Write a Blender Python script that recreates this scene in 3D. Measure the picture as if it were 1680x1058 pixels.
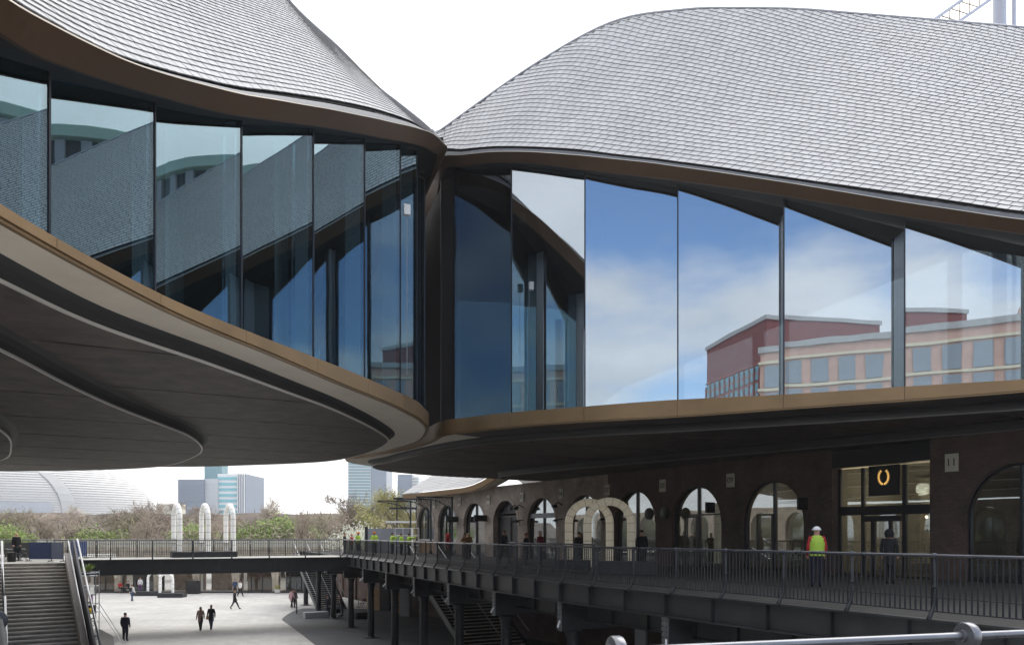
import bpy, bmesh, math, random
import numpy as np
from mathutils import Vector, Matrix
random.seed(7)
for o in list(bpy.data.objects): bpy.data.objects.remove(o)
SC = bpy.context.scene
COL = SC.collection

# ------------------------------------------------------------------ camera
F, CX, HY, EYE = 1300.0, 840.0, 876.0, 6.8
camd = bpy.data.cameras.new('camera'); cam = bpy.data.objects.new('camera', camd); COL.objects.link(cam)
cam.location = (0, 0, EYE); cam.rotation_euler = (math.pi/2, 0, 0)
camd.sensor_width = 36; camd.lens = 36*F/1680.0
camd.shift_y = (HY-529.0)/1680.0
camd.clip_start = .1; camd.clip_end = 4000
SC.camera = cam

# ------------------------------------------------------------------ sky, sun, exposure
SUN_AZ, SUN_EL = math.radians(52), math.radians(52)
world = bpy.data.worlds.new('World'); SC.world = world; world.use_nodes = True
nt = world.node_tree; nt.nodes.clear()
def WN(t, **k):
    n = nt.nodes.new(t)
    for a, b in k.items(): setattr(n, a, b)
    return n
wout = WN('ShaderNodeOutputWorld'); bgs = WN('ShaderNodeBackground')
sky = WN('ShaderNodeTexSky', sky_type='NISHITA', sun_disc=False)
sky.sun_elevation = SUN_EL; sky.sun_rotation = SUN_AZ; sky.altitude = 50; sky.air_density = 1.0; sky.dust_density = .6; sky.ozone_density = 2.5
wtc = WN('ShaderNodeTexCoord'); sep = WN('ShaderNodeSeparateXYZ')
nt.links.new(wtc.outputs['Generated'], sep.inputs[0])
def WM(op, a, b=None, c=None, clamp=False):
    n = WN('ShaderNodeMath', operation=op); n.use_clamp = clamp
    for i, v in enumerate((a, b, c)):
        if v is None: continue
        if isinstance(v, (int, float)): n.inputs[i].default_value = v
        else: nt.links.new(v, n.inputs[i])
    return n.outputs[0]
# a cloud deck: direction projected to a plane overhead
zz = WM('ADD', WM('ABSOLUTE', sep.outputs[2]), .22)
comb = WN('ShaderNodeCombineXYZ')
nt.links.new(WM('DIVIDE', sep.outputs[0], zz), comb.inputs[0]); nt.links.new(WM('DIVIDE', sep.outputs[1], zz), comb.inputs[1])
comb.inputs[2].default_value = 3.1
cn = WN('ShaderNodeTexNoise'); cn.inputs['Scale'].default_value = 1.15; cn.inputs['Detail'].default_value = 7; cn.inputs['Roughness'].default_value = .52
nt.links.new(comb.outputs[0], cn.inputs['Vector'])
mr = WN('ShaderNodeMapRange', interpolation_type='SMOOTHSTEP'); mr.inputs[1].default_value = .40; mr.inputs[2].default_value = .58
nt.links.new(cn.outputs['Fac'], mr.inputs[0])
# the sunward half of the sky is closed, bright thin cloud
mrf = WN('ShaderNodeMapRange', interpolation_type='SMOOTHSTEP'); mrf.inputs[1].default_value = -.18; mrf.inputs[2].default_value = .22
nt.links.new(sep.outputs[1], mrf.inputs[0])
mask = WM('MAXIMUM', WM('MULTIPLY', mr.outputs[0], .78), mrf.outputs[0])
# cloud brightness: thin cloud scatters more towards the sun
sd = Vector((math.sin(SUN_AZ)*math.cos(SUN_EL), math.cos(SUN_AZ)*math.cos(SUN_EL), math.sin(SUN_EL)))
vm = WN('ShaderNodeVectorMath', operation='DOT_PRODUCT'); vm.inputs[1].default_value = sd
nt.links.new(wtc.outputs['Generated'], vm.inputs[0])
mrs = WN('ShaderNodeMapRange'); mrs.inputs[1].default_value = -.9; mrs.inputs[2].default_value = 1.0; mrs.inputs[3].default_value = .62; mrs.inputs[4].default_value = 1.55
nt.links.new(vm.outputs['Value'], mrs.inputs[0])
cn2 = WN('ShaderNodeTexNoise'); cn2.inputs['Scale'].default_value = 2.6; cn2.inputs['Detail'].default_value = 5
nt.links.new(comb.outputs[0], cn2.inputs['Vector'])
shade = WM('MULTIPLY', mrs.outputs[0], WM('MULTIPLY_ADD', cn2.outputs['Fac'], .7, .65))
cc = WN('ShaderNodeMix', data_type='RGBA'); cc.blend_type = 'MULTIPLY'; cc.inputs[0].default_value = 1
cc.inputs[6].default_value = (1.0, .99, .985, 1)
nt.links.new(shade, cc.inputs[7])
skm = WN('ShaderNodeMix', data_type='RGBA'); skm.blend_type = 'MULTIPLY'; skm.inputs[0].default_value = 1
nt.links.new(sky.outputs[0], skm.inputs[6]); skm.inputs[7].default_value = (.142, .155, .172, 1)
mx = WN('ShaderNodeMix', data_type='RGBA')
nt.links.new(mask, mx.inputs[0]); nt.links.new(skm.outputs[2], mx.inputs[6]); nt.links.new(cc.outputs[2], mx.inputs[7])
nt.links.new(mx.outputs[2], bgs.inputs['Color']); bgs.inputs['Strength'].default_value = 1.0
nt.links.new(bgs.outputs[0], wout.inputs[0])
sund = bpy.data.lights.new('sun', 'SUN'); sund.energy = 1.1; sund.angle = math.radians(40); sund.color = (1, .96, .9)
suno = bpy.data.objects.new('sun', sund); COL.objects.link(suno)
suno.rotation_euler = (-sd).to_track_quat('-Z', 'Y').to_euler(); suno.location = (0, 0, 60)
SC.view_settings.view_transform = 'Standard'; SC.view_settings.look = 'None'
SC.view_settings.exposure = .55; SC.view_settings.gamma = 1; SC.view_settings.use_curve_mapping = False
SC.render.engine = 'CYCLES'
SC.cycles.max_bounces = 10; SC.cycles.transparent_max_bounces = 24; SC.cycles.glossy_bounces = 6
SC.cycles.use_denoising = True

# ------------------------------------------------------------------ projection helpers (measuring only)
def P(x, y, Y): return Vector(((x-CX)*Y/F, Y, EYE-(y-HY)*Y/F))
def PZ(x, y, Z):
    Y = F*(EYE-Z)/(y-HY); return Vector(((x-CX)*Y/F, Y, Z))
def px(v): return CX+F*v[0]/v[1], HY-F*(v[2]-EYE)/v[1]

# ------------------------------------------------------------------ materials
MAT = {}
def mat(name, col, rough=.6, metal=0., var=.0, scale=4., spec=.5, bump=0., bscale=20., col2=None, island=0., emit=None, es=0., coord='Object', detail=4):
    if name in MAT: return MAT[name]
    m = bpy.data.materials.new(name); m.use_nodes = True; MAT[name] = m
    t = m.node_tree; b = t.nodes['Principled BSDF']
    b.inputs['Roughness'].default_value = rough; b.inputs['Metallic'].default_value = metal
    b.inputs['Specular IOR Level'].default_value = spec
    c = (*col, 1)
    b.inputs['Base Color'].default_value = c
    if emit:
        b.inputs['Emission Color'].default_value = (*emit, 1); b.inputs['Emission Strength'].default_value = es
    last = None
    if var or bump or col2 or island:
        tc = t.nodes.new('ShaderNodeTexCoord')
    if var or col2:
        n = t.nodes.new('ShaderNodeTexNoise'); n.inputs['Scale'].default_value = scale; n.inputs['Detail'].default_value = detail; n.inputs['Roughness'].default_value = .6
        t.links.new(tc.outputs[coord], n.inputs['Vector'])
        r = t.nodes.new('ShaderNodeValToRGB')
        c2 = col2 or tuple(min(1, v*(1+var)) for v in col); c1 = col if col2 else tuple(v*(1-var) for v in col)
        r.color_ramp.elements[0].position = .32; r.color_ramp.elements[1].position = .68
        r.color_ramp.elements[0].color = (*c1, 1); r.color_ramp.elements[1].color = (*c2, 1)
        t.links.new(n.outputs['Fac'], r.inputs[0]); last = r.outputs[0]
        rr = t.nodes.new('ShaderNodeMapRange'); rr.inputs[3].default_value = max(.05, rough-.08); rr.inputs[4].default_value = min(1, rough+.1)
        t.links.new(n.outputs['Fac'], rr.inputs[0]); t.links.new(rr.outputs[0], b.inputs['Roughness'])
    if island:
        g = t.nodes.new('ShaderNodeNewGeometry'); oi = t.nodes.new('ShaderNodeObjectInfo')
        a = t.nodes.new('ShaderNodeMath'); a.operation = 'ADD'; t.links.new(g.outputs['Random Per Island'], a.inputs[0]); t.links.new(oi.outputs['Random'], a.inputs[1])
        fr = t.nodes.new('ShaderNodeMath'); fr.operation = 'FRACT'; t.links.new(a.outputs[0], fr.inputs[0])
        mp = t.nodes.new('ShaderNodeMapRange'); mp.inputs[3].default_value = 1-island; mp.inputs[4].default_value = 1+island
        t.links.new(fr.outputs[0], mp.inputs[0])
        mu = t.nodes.new('ShaderNodeMix'); mu.data_type = 'RGBA'; mu.blend_type = 'MULTIPLY'; mu.inputs[0].default_value = 1
        if last: t.links.new(last, mu.inputs[6])
        else: mu.inputs[6].default_value = c
        t.links.new(mp.outputs[0], mu.inputs[7]); last = mu.outputs[2]
    if last: t.links.new(last, b.inputs['Base Color'])
    if bump:
        n2 = t.nodes.new('ShaderNodeTexNoise'); n2.inputs['Scale'].default_value = bscale; n2.inputs['Detail'].default_value = 3
        t.links.new(tc.outputs[coord], n2.inputs['Vector'])
        bp = t.nodes.new('ShaderNodeBump'); bp.inputs['Strength'].default_value = bump; bp.inputs['Distance'].default_value = .02
        t.links.new(n2.outputs['Fac'], bp.inputs['Height']); t.links.new(bp.outputs[0], b.inputs['Normal'])
    return m
def glass(name, tint, refl, wave=.0, wscale=.5, gcol=(.88, .96, 1)):
    m = bpy.data.materials.new(name); m.use_nodes = True; MAT[name] = m
    t = m.node_tree; t.nodes.clear()
    o = t.nodes.new('ShaderNodeOutputMaterial'); tr = t.nodes.new('ShaderNodeBsdfTransparent'); tr.inputs[0].default_value = (*tint, 1)
    gl = t.nodes.new('ShaderNodeBsdfGlossy'); gl.inputs['Roughness'].default_value = .0; gl.inputs[0].default_value = (*gcol, 1)
    lw = t.nodes.new('ShaderNodeLayerWeight'); lw.inputs[0].default_value = .5
    pw = t.nodes.new('ShaderNodeMath'); pw.operation = 'POWER'; pw.inputs[1].default_value = 3.5; t.links.new(lw.outputs['Facing'], pw.inputs[0])
    ma = t.nodes.new('ShaderNodeMath'); ma.operation = 'MULTIPLY_ADD'; ma.inputs[1].default_value = 1-refl; ma.inputs[2].default_value = refl
    t.links.new(pw.outputs[0], ma.inputs[0])
    mi = t.nodes.new('ShaderNodeMixShader'); t.links.new(ma.outputs[0], mi.inputs[0]); t.links.new(tr.outputs[0], mi.inputs[1]); t.links.new(gl.outputs[0], mi.inputs[2])
    t.links.new(mi.outputs[0], o.inputs[0])
    if wave:
        tc = t.nodes.new('ShaderNodeTexCoord'); n = t.nodes.new('ShaderNodeTexNoise'); n.inputs['Scale'].default_value = wscale; n.inputs['Detail'].default_value = 2
        t.links.new(tc.outputs['Object'], n.inputs['Vector'])
        bp = t.nodes.new('ShaderNodeBump'); bp.inputs['Strength'].default_value = wave; bp.inputs['Distance'].default_value = .02
        t.links.new(n.outputs['Fac'], bp.inputs['Height']); t.links.new(bp.outputs[0], gl.inputs['Normal'])
    return m
def brick(name, c1, c2, mortar, bw=.225, bh=.075):
    m = bpy.data.materials.new(name); m.use_nodes = True; MAT[name] = m
    t = m.node_tree; b = t.nodes['Principled BSDF']; b.inputs['Roughness'].default_value = .85
    tc = t.nodes.new('ShaderNodeTexCoord'); s = t.nodes.new('ShaderNodeSeparateXYZ'); c = t.nodes.new('ShaderNodeCombineXYZ')
    t.links.new(tc.outputs['Object'], s.inputs[0])
    ad = t.nodes.new('ShaderNodeMath'); ad.operation = 'ADD'; t.links.new(s.outputs[0], ad.inputs[0]); t.links.new(s.outputs[1], ad.inputs[1])
    t.links.new(ad.outputs[0], c.inputs[0]); t.links.new(s.outputs[2], c.inputs[1])
    bt = t.nodes.new('ShaderNodeTexBrick'); bt.inputs['Scale'].default_value = 1; bt.inputs['Brick Width'].default_value = bw; bt.inputs['Row Height'].default_value = bh
    bt.inputs['Mortar Size'].default_value = .008; bt.inputs['Color1'].default_value = (*c1, 1); bt.inputs['Color2'].default_value = (*c2, 1); bt.inputs['Mortar'].default_value = (*mortar, 1); bt.inputs['Bias'].default_value = -.2
    t.links.new(c.outputs[0], bt.inputs['Vector'])
    n = t.nodes.new('ShaderNodeTexNoise'); n.inputs['Scale'].default_value = .9; n.inputs['Detail'].default_value = 6; n.inputs['Roughness'].default_value = .65
    t.links.new(tc.outputs['Object'], n.inputs['Vector'])
    mp = t.nodes.new('ShaderNodeMapRange'); mp.inputs[1].default_value = .3; mp.inputs[2].default_value = .72; mp.inputs[3].default_value = .55; mp.inputs[4].default_value = 1.35
    t.links.new(n.outputs['Fac'], mp.inputs[0])
    mu = t.nodes.new('ShaderNodeMix'); mu.data_type = 'RGBA'; mu.blend_type = 'MULTIPLY'; mu.inputs[0].default_value = 1
    t.links.new(bt.outputs['Color'], mu.inputs[6]); t.links.new(mp.outputs[0], mu.inputs[7]); t.links.new(mu.outputs[2], b.inputs['Base Color'])
    bp = t.nodes.new('ShaderNodeBump'); bp.inputs['Strength'].default_value = .4; bp.inputs['Distance'].default_value = .01
    t.links.new(bt.outputs['Fac'], bp.inputs['Height']); bp.invert = True; t.links.new(bp.outputs[0], b.inputs['Normal'])
    return m

mat('slate', (.50, .495, .49), .62, 0, .07, .5, .45, island=.065, detail=8)
mat('slate_edge_shade', (.23, .23, .235), .8)  # shade at slate butts and joints, put into the side face colour
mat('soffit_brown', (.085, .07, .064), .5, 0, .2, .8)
mat('underlay', (.02, .02, .022), .9)
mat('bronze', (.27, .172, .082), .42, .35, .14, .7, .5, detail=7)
mat('bronze_eave_shade', (.125, .074, .043), .45, .35, .08, 1.4, .5)  # same bronze darkened: the eave band's shade is in its colour
mat('bronze_edge', (.62, .56, .48), .35, .6)
mat('gutter', (.14, .147, .16), .5, .4, .15, 1.5)
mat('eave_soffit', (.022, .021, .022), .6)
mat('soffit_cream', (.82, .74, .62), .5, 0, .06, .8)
mat('soffit_dark', (.092, .073, .065), .55, 0, .55, 1.6, .5, .1, 6, detail=9)
mat('cove', (.045, .045, .047), .55)
mat('trim_shade', (.16, .155, .15), .4, .3)  # darker copy of trim, the weaker light under that soffit painted in
mat('trim', (.72, .70, .66), .35, .3)
mat('mullion', (.03, .032, .04), .35, .5)
mat('return', (.42, .43, .46), .4, .3)
mat('interior', (.055, .05, .05), .8, 0, .2, .6)
mat('interior_floor', (.12, .105, .095), .6, 0, .2, .6)
mat('interior_col', (.30, .32, .34), .5)
mat('iron', (.026, .029, .034), .42, .25, .25, 2.0, .5)
mat('iron_grey', (.046, .049, .051), .45, .2, .2, 1.5)
mat('rail', (.12, .125, .14), .28, .7, .12, 3)
mat('rail_dark', (.03, .032, .038), .35, .4)  # plain dark metal of the short corner handrail
mat('rail_close', (.20, .205, .22), .28, .6, .15, 3)
mat('rail_light', (.60, .61, .63), .3, .6)
mat('plate', (.16, .165, .165), .5, .3, .25, 5)
mat('paving', (.50, .49, .465), .75, 0, .16, .22, .4, .1, 12, detail=10)
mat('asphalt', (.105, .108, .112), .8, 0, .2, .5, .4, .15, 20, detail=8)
mat('deck_paving', (.042, .04, .038), .75, 0, .18, .8, .4, .1, 10)
mat('deck_light', (.40, .39, .36), .75, 0, .12, .6)
mat('stone', (.60, .58, .545), .75, 0, .14, 1.2, .4, .1, 14)
mat('stair_clad', (.46, .42, .41), .5, .1, .1, 2)
mat('navy_panel', (.018, .02, .045), .35, .1)
mat('white', (.82, .82, .80), .5)
mat('white_glow', (.86, .86, .83), .4, emit=(1, .97, .9), es=.12)
mat('warm_glow', (.66, .62, .52), .45, 0, .08, 3, emit=(1, .9, .68), es=.10)
mat('riser', (.30, .28, .26), .8, 0, .25, 2)
mat('joint', (.30, .28, .24), .5)
mat('black', (.012, .012, .013), .5)
mat('plinth', (.022, .024, .028), .6)
mat('blue_panel', (.055, .085, .20), .6, 0, .1, 2)
mat('blue_pale', (.16, .19, .28), .6)
mat('timber', (.36, .23, .12), .6, 0, .2, 3)
mat('cream_wall', (.55, .52, .42), .8)
mat('gold', (.75, .48, .14), .35, .6, emit=(1, .62, .18), es=.55)
mat('bulb', (1, .9, .7), .4, emit=(1, .82, .55), es=14)
mat('hivis', (.38, .58, .06), .7, emit=None)
mat('grey_panel', (.33, .345, .37), .6, 0, .06, 2)
mat('lamp_white', (.8, .82, .85), .4)
glass('glass_bright', (.30, .34, .36), .50, .14, .35)
glass('glass_teal', (.36, .48, .52), .22, .12, .35, (.66, .86, .96))
glass('glass_shop', (.55, .55, .53), .30, .05, .6)
glass('glass_dim', (.20, .22, .24), .16, .12, .35, (.75, .82, .9))
glass('glass_dark', (.45, .42, .38), .09, .05, .6)
glass('glass_clear', (.8, .86, .86), .12)
brick('brick_dark', (.088, .052, .040), (.12, .074, .054), (.10, .085, .07))
brick('brick_yellow', (.46, .39, .28), (.55, .47, .34), (.50, .46, .39))
brick('brick_pale', (.30, .24, .195), (.40, .32, .25), (.36, .33, .29))  # paler brick; on the far arcade bays daylight is in the colour
brick('brick_red', (.30, .085, .07), (.36, .11, .09), (.28, .15, .13))

def add_setts(m, w, h, dark):
    t = m.node_tree; b = t.nodes['Principled BSDF']; src = b.inputs['Base Color'].links[0].from_socket
    tc = t.nodes.new('ShaderNodeTexCoord'); mp = t.nodes.new('ShaderNodeMapping'); mp.inputs['Rotation'].default_value = (0, 0, math.radians(30)); t.links.new(tc.outputs['Object'], mp.inputs[0])
    bt = t.nodes.new('ShaderNodeTexBrick'); bt.inputs['Scale'].default_value = 1; bt.inputs['Brick Width'].default_value = w; bt.inputs['Row Height'].default_value = h; bt.inputs['Mortar Size'].default_value = .012
    bt.inputs['Color1'].default_value = (1, 1, 1, 1); bt.inputs['Color2'].default_value = (.86, .86, .86, 1); bt.inputs['Mortar'].default_value = (dark, dark, dark, 1); t.links.new(mp.outputs[0], bt.inputs['Vector'])
    mu = t.nodes.new('ShaderNodeMix'); mu.data_type = 'RGBA'; mu.blend_type = 'MULTIPLY'; mu.inputs[0].default_value = 1
    t.links.new(src, mu.inputs[6]); t.links.new(bt.outputs['Color'], mu.inputs[7]); t.links.new(mu.outputs[2], b.inputs['Base Color'])
add_setts(MAT['paving'], .9, .45, .55); add_setts(MAT['asphalt'], .8, .4, .7); add_setts(MAT['deck_paving'], .6, .3, .6)
# ------------------------------------------------------------------ mesh helpers
ORG = {}
def setp(o, label=None, cat=None, group=None, kind=None):
    if label: o['label'] = label
    if cat: o['category'] = cat
    if group: o['group'] = group
    if kind: o['kind'] = kind
    return o
def thing(name, label, cat, loc=(0, 0, 0), rz=0., group=None, kind=None):
    o = bpy.data.objects.new(name, None); COL.objects.link(o); o.location = loc; o.rotation_euler = (0, 0, rz)
    o.empty_display_size = .2
    ORG[o.name] = Matrix.Translation(loc) @ Matrix.Rotation(rz, 4, 'Z')
    return setp(o, label, cat, group, kind)
class MB:
    def __init__(s): s.v = []; s.f = []; s.m = []
    def add(s, vs, fs, mi=0):
        n = len(s.v); s.v.extend([tuple(v) for v in vs]); s.f.extend([tuple(i+n for i in f) for f in fs]); s.m.extend([mi]*len(fs)); return s
    def hexa(s, p, mi=0):   # 8 points: bottom 4, top 4 (same order)
        return s.add(p, [(0, 3, 2, 1), (4, 5, 6, 7), (0, 1, 5, 4), (1, 2, 6, 5), (2, 3, 7, 6), (3, 0, 4, 7)], mi)
    def box(s, c, d, rz=0., mi=0):
        x, y, z = d[0]/2, d[1]/2, d[2]/2; cs, sn = math.cos(rz), math.sin(rz)
        p = []
        for k in (-z, z):
            for a, b in ((-x, -y), (x, -y), (x, y), (-x, y)):
                p.append((c[0]+a*cs-b*sn, c[1]+a*sn+b*cs, c[2]+k))
        return s.hexa(p, mi)
    def bar(s, a, b, w, h, mi=0, up=(0, 0, 1)):   # rectangular bar a->b
        a, b = Vector(a), Vector(b); d = (b-a).normalized(); u = Vector(up)
        sd_ = d.cross(u)
        if sd_.length < 1e-4: sd_ = Vector((1, 0, 0))
        sd_.normalize(); u = sd_.cross(d).normalized()
        sd_ *= w/2; u *= h/2
        return s.hexa([a-sd_-u, a+sd_-u, b+sd_-u, b-sd_-u, a-sd_+u, a+sd_+u, b+sd_+u, b-sd_+u], mi)
    def tube(s, pts, r, n=6, mi=0, cap=True):
        pts = [Vector(p) for p in pts]; k = len(pts)
        rs = r if isinstance(r, (list, tuple)) else [r]*k
        rings = []; prev = None
        for i, p in enumerate(pts):
            d = (pts[min(i+1, k-1)]-pts[max(i-1, 0)]).normalized()
            if prev is None:
                a = d.orthogonal().normalized()
            else:
                a = prev-d*prev.dot(d)
                a = a.normalized() if a.length > 1e-5 else d.orthogonal().normalized()
            prev = a; b = d.cross(a)
            rings.append([p+(a*math.cos(2*math.pi*j/n)+b*math.sin(2*math.pi*j/n))*rs[i] for j in range(n)])
        vs = [v for rg in rings for v in rg]; fs = []
        for i in range(k-1):
            for j in range(n):
                fs.append((i*n+j, i*n+(j+1) % n, (i+1)*n+(j+1) % n, (i+1)*n+j))
        if cap: fs.append(tuple(range(n-1, -1, -1))); fs.append(tuple((k-1)*n+j for j in range(n)))
        return s.add(vs, fs, mi)
    def lathe(s, prof, c=(0, 0, 0), n=12, mi=0, axis='z'):
        vs = []; fs = []; k = len(prof)
        for r, z in prof:
            for j in range(n):
                a = 2*math.pi*j/n
                if axis == 'z': vs.append((c[0]+r*math.cos(a), c[1]+r*math.sin(a), c[2]+z))
                elif axis == 'x': vs.append((c[0]+z, c[1]+r*math.cos(a), c[2]+r*math.sin(a)))
                else: vs.append((c[0]+r*math.cos(a), c[1]+z, c[2]-r*math.sin(a)))
        for i in range(k-1):
            for j in range(n): fs.append((i*n+j, i*n+(j+1) % n, (i+1)*n+(j+1) % n, (i+1)*n+j))
        fs.append(tuple(range(n-1, -1, -1))); fs.append(tuple((k-1)*n+j for j in range(n)))
        return s.add(vs, fs, mi)
    def prism(s, poly, z0, z1, mi=0):
        n = len(poly)
        a = sum(poly[i][0]*poly[(i+1) % n][1]-poly[(i+1) % n][0]*poly[i][1] for i in range(n))
        if a < 0: poly = poly[::-1]
        vs = [(p[0], p[1], z0) for p in poly]+[(p[0], p[1], z1) for p in poly]
        fs = [tuple(range(n-1, -1, -1)), tuple(range(n, 2*n))]+[(i, (i+1) % n, n+(i+1) % n, n+i) for i in range(n)]
        return s.add(vs, fs, mi)
    def strip(s, A, B, mi=0):     # open surface between two polylines
        n = len(A); vs = list(A)+list(B)
        return s.add(vs, [(i, i+1, n+i+1, n+i) for i in range(n-1)], mi)
    def solid(s, A, B, C, D, mi=0):   # closed sweep of a quad section A,B,C,D (polylines)
        n = len(A); vs = [tuple(q[i]) for i in range(n) for q in (A, B, C, D)]; fs = []
        for i in range(n-1):
            for j in range(4): fs.append((i*4+j, i*4+(j+1) % 4, (i+1)*4+(j+1) % 4, (i+1)*4+j))
        fs.append((3, 2, 1, 0)); e = (n-1)*4; fs.append((e, e+1, e+2, e+3))
        return s.add(vs, fs, mi)
    def mesh(s, name, mats, inv=None, smooth=False):
        me = bpy.data.meshes.new(name)
        vs = s.v if inv is None else [tuple(inv @ Vector(v)) for v in s.v]
        me.from_pydata(vs, [], s.f)
        for m in mats: me.materials.append(MAT[m])
        if len(mats) > 1: me.polygons.foreach_set('material_index', s.m)
        if smooth: me.polygons.foreach_set('use_smooth', [True]*len(me.polygons))
        me.update(); return me
    def build(s, name, mats, parent=None, smooth=False, local=False, fixn=False, auto=None):
        """local: vertices are already in the thing's own frame."""
        if isinstance(mats, str): mats = [mats]
        if parent is not None:
            M = ORG[parent.name]; me = s.mesh(name, mats, None if local else M.inverted(), smooth)
            o = bpy.data.objects.new(name, me); COL.objects.link(o); o.parent = parent; ORG[o.name] = M
        else:
            vs = np.array(s.v); c = Vector(((vs[:, 0].min()+vs[:, 0].max())/2, (vs[:, 1].min()+vs[:, 1].max())/2, vs[:, 2].min()))
            me = s.mesh(name, mats, Matrix.Translation(-c), smooth); o = bpy.data.objects.new(name, me); COL.objects.link(o); o.location = c
            ORG[o.name] = Matrix.Translation(c)
        if fixn:
            bm = bmesh.new(); bm.from_mesh(me); bmesh.ops.recalc_face_normals(bm, faces=bm.faces); bm.to_mesh(me); bm.free()
        if auto is not None:
            me.polygons.foreach_set('use_smooth', [True]*len(me.polygons))
            me.set_sharp_from_angle(angle=math.radians(auto))
        return o
def copy_tree(o, loc=None, rz=None, parent=None, label=None, group=None, scale=None):
    c = o.copy(); COL.objects.link(c)
    if parent is not None: c.parent = parent
    if loc is not None: c.location = loc
    if rz is not None: c.rotation_euler = (0, 0, rz)
    if scale is not None: c.scale = scale
    if label: c['label'] = label
    if group: c['group'] = group
    for ch in list(o.children): copy_tree(ch, parent=c)
    return c
def share(o, name, loc, rz=0., parent=None):
    c = bpy.data.objects.new(name, o.data); COL.objects.link(c); c.parent = parent; c.location = loc; c.rotation_euler = (0, 0, rz); return c
def pch(tab, x):   # monotone cubic interpolation of a small table
    xs = [a for a, b in tab]; ys = [b for a, b in tab]; n = len(xs)
    h = [xs[i+1]-xs[i] for i in range(n-1)]; d = [(ys[i+1]-ys[i])/h[i] for i in range(n-1)]
    m = [d[0]]+[0 if d[i-1]*d[i] <= 0 else 2*d[i-1]*d[i]/(d[i-1]+d[i]) for i in range(1, n-1)]+[d[-1]]
    if x <= xs[0]: return ys[0]+m[0]*(x-xs[0])
    if x >= xs[-1]: return ys[-1]+m[-1]*(x-xs[-1])
    i = max(k for k in range(n-1) if xs[k] <= x); t = (x-xs[i])/h[i]
    return (2*t**3-3*t*t+1)*ys[i]+(t**3-2*t*t+t)*h[i]*m[i]+(-2*t**3+3*t*t)*ys[i+1]+(t**3-t*t)*h[i]*m[i+1]
def smooth_rows(rows, step):
    R = np.array(rows, float); n = len(R)
    R = np.vstack([2*R[0]-R[1], R, 2*R[-1]-R[-2]]); out = []
    for i in range(1, n):
        p0, p1, p2, p3 = R[i-1], R[i], R[i+1], R[i+2]
        def dt(a, b): return max(np.linalg.norm((b-a)[:2]), 1e-3)**.5
        t0 = 0; t1 = t0+dt(p0, p1); t2 = t1+dt(p1, p2); t3 = t2+dt(p2, p3)
        k = max(2, int(np.linalg.norm((p2-p1)[:2])/step))
        for j in range(k+(1 if i == n-1 else 0)):
            t = t1+(t2-t1)*j/k
            A1 = (t1-t)/(t1-t0)*p0+(t-t0)/(t1-t0)*p1; A2 = (t2-t)/(t2-t1)*p1+(t-t1)/(t2-t1)*p2; A3 = (t3-t)/(t3-t2)*p2+(t-t2)/(t3-t2)*p3
            B1 = (t2-t)/(t2-t0)*A1+(t-t0)/(t2-t0)*A2; B2 = (t3-t)/(t3-t1)*A2+(t-t1)/(t3-t1)*A3
            out.append((t2-t)/(t2-t1)*B1+(t-t1)/(t2-t1)*B2)
    return np.array(out)
def clip(poly, nx, ny, c, keep_less):   # Sutherland-Hodgman against nx*x+ny*y < c
    out = []; n = len(poly)
    f = lambda p: (nx*p[0]+ny*p[1]-c)*(1 if keep_less else -1)
    for i in range(n):
        a, b = poly[i], poly[(i+1) % n]; fa, fb = f(a), f(b)
        if fa <= 0: out.append(a)
        if fa*fb < 0:
            t = fa/(fa-fb); out.append((a[0]+(b[0]-a[0])*t, a[1]+(b[1]-a[1])*t))
    return out
U = Vector((-.5, .8660254, 0)); V = Vector((.8660254, .5, 0))    # along the warehouses (away), and across to the right

# ------------------------------------------------------------------ ground
gm = MB(); gm.add([(-1500, -1500, 0), (1500, -1500, 0), (1500, 2500, 0), (-1500, 2500, 0)], [(0, 1, 2, 3)])
setp(gm.build('ground', 'paving'), kind='structure')
# ------------------------------------------------------------------ the two kissing pavilions
ZF = 10.8            # underside of the floor edge
ZT = 10.98           # floor top
SAWL = .70           # depth of the sawtooth glazing
CANT = .30           # the eave band leans in at its foot
def make_rows(floor, tabs):
    """floor: list of (X, Y, dict or None). A None row reads its heights from the measured outlines."""
    n = len(floor); rows = []
    for i, (x, y, info) in enumerate(floor):
        a = floor[max(i-1, 0)]; b = floor[min(i+1, n-1)]
        d = Vector((b[0]-a[0], b[1]-a[1])).normalized(); nr = Vector((d.y, -d.x))
        ov = info['ov']; ex, ey = x+nr.x*ov, y+nr.y*ov; xe = CX+F*ex/ey if ey > .5 else 0
        if info.get('tab'):
            xf = CX+F*x/y
            zft = EYE+(HY-pch(tabs['ft'], xf))*y/F
            zz_ = [EYE+(HY-pch(tabs[k], xe))*ey/F for k in ('eb', 'et', 'sl')]
            bx, by = x+nr.x*(ov-CANT), y+nr.y*(ov-CANT); zz_[0] = EYE+(HY-pch(tabs['eb'], CX+F*bx/by))*by/F
        else:
            zft = info['zft']; zz_ = info['z']
        rows.append((x, y, zft, ov, *zz_, *info['r']))
    return rows
class Curve: pass
def densify(rows, step=.22):
    D = smooth_rows(rows, step); c = Curve(); c.D = D; n = len(D)
    c.p = [Vector((r[0], r[1], 0)) for r in D]
    c.n = []
    for i in range(n):
        d = (c.p[min(i+1, n-1)]-c.p[max(i-1, 0)]).normalized(); c.n.append(Vector((d.y, -d.x, 0)))
    c.s = [0]
    for i in range(1, n): c.s.append(c.s[-1]+(c.p[i]-c.p[i-1]).length)
    return c
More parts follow.
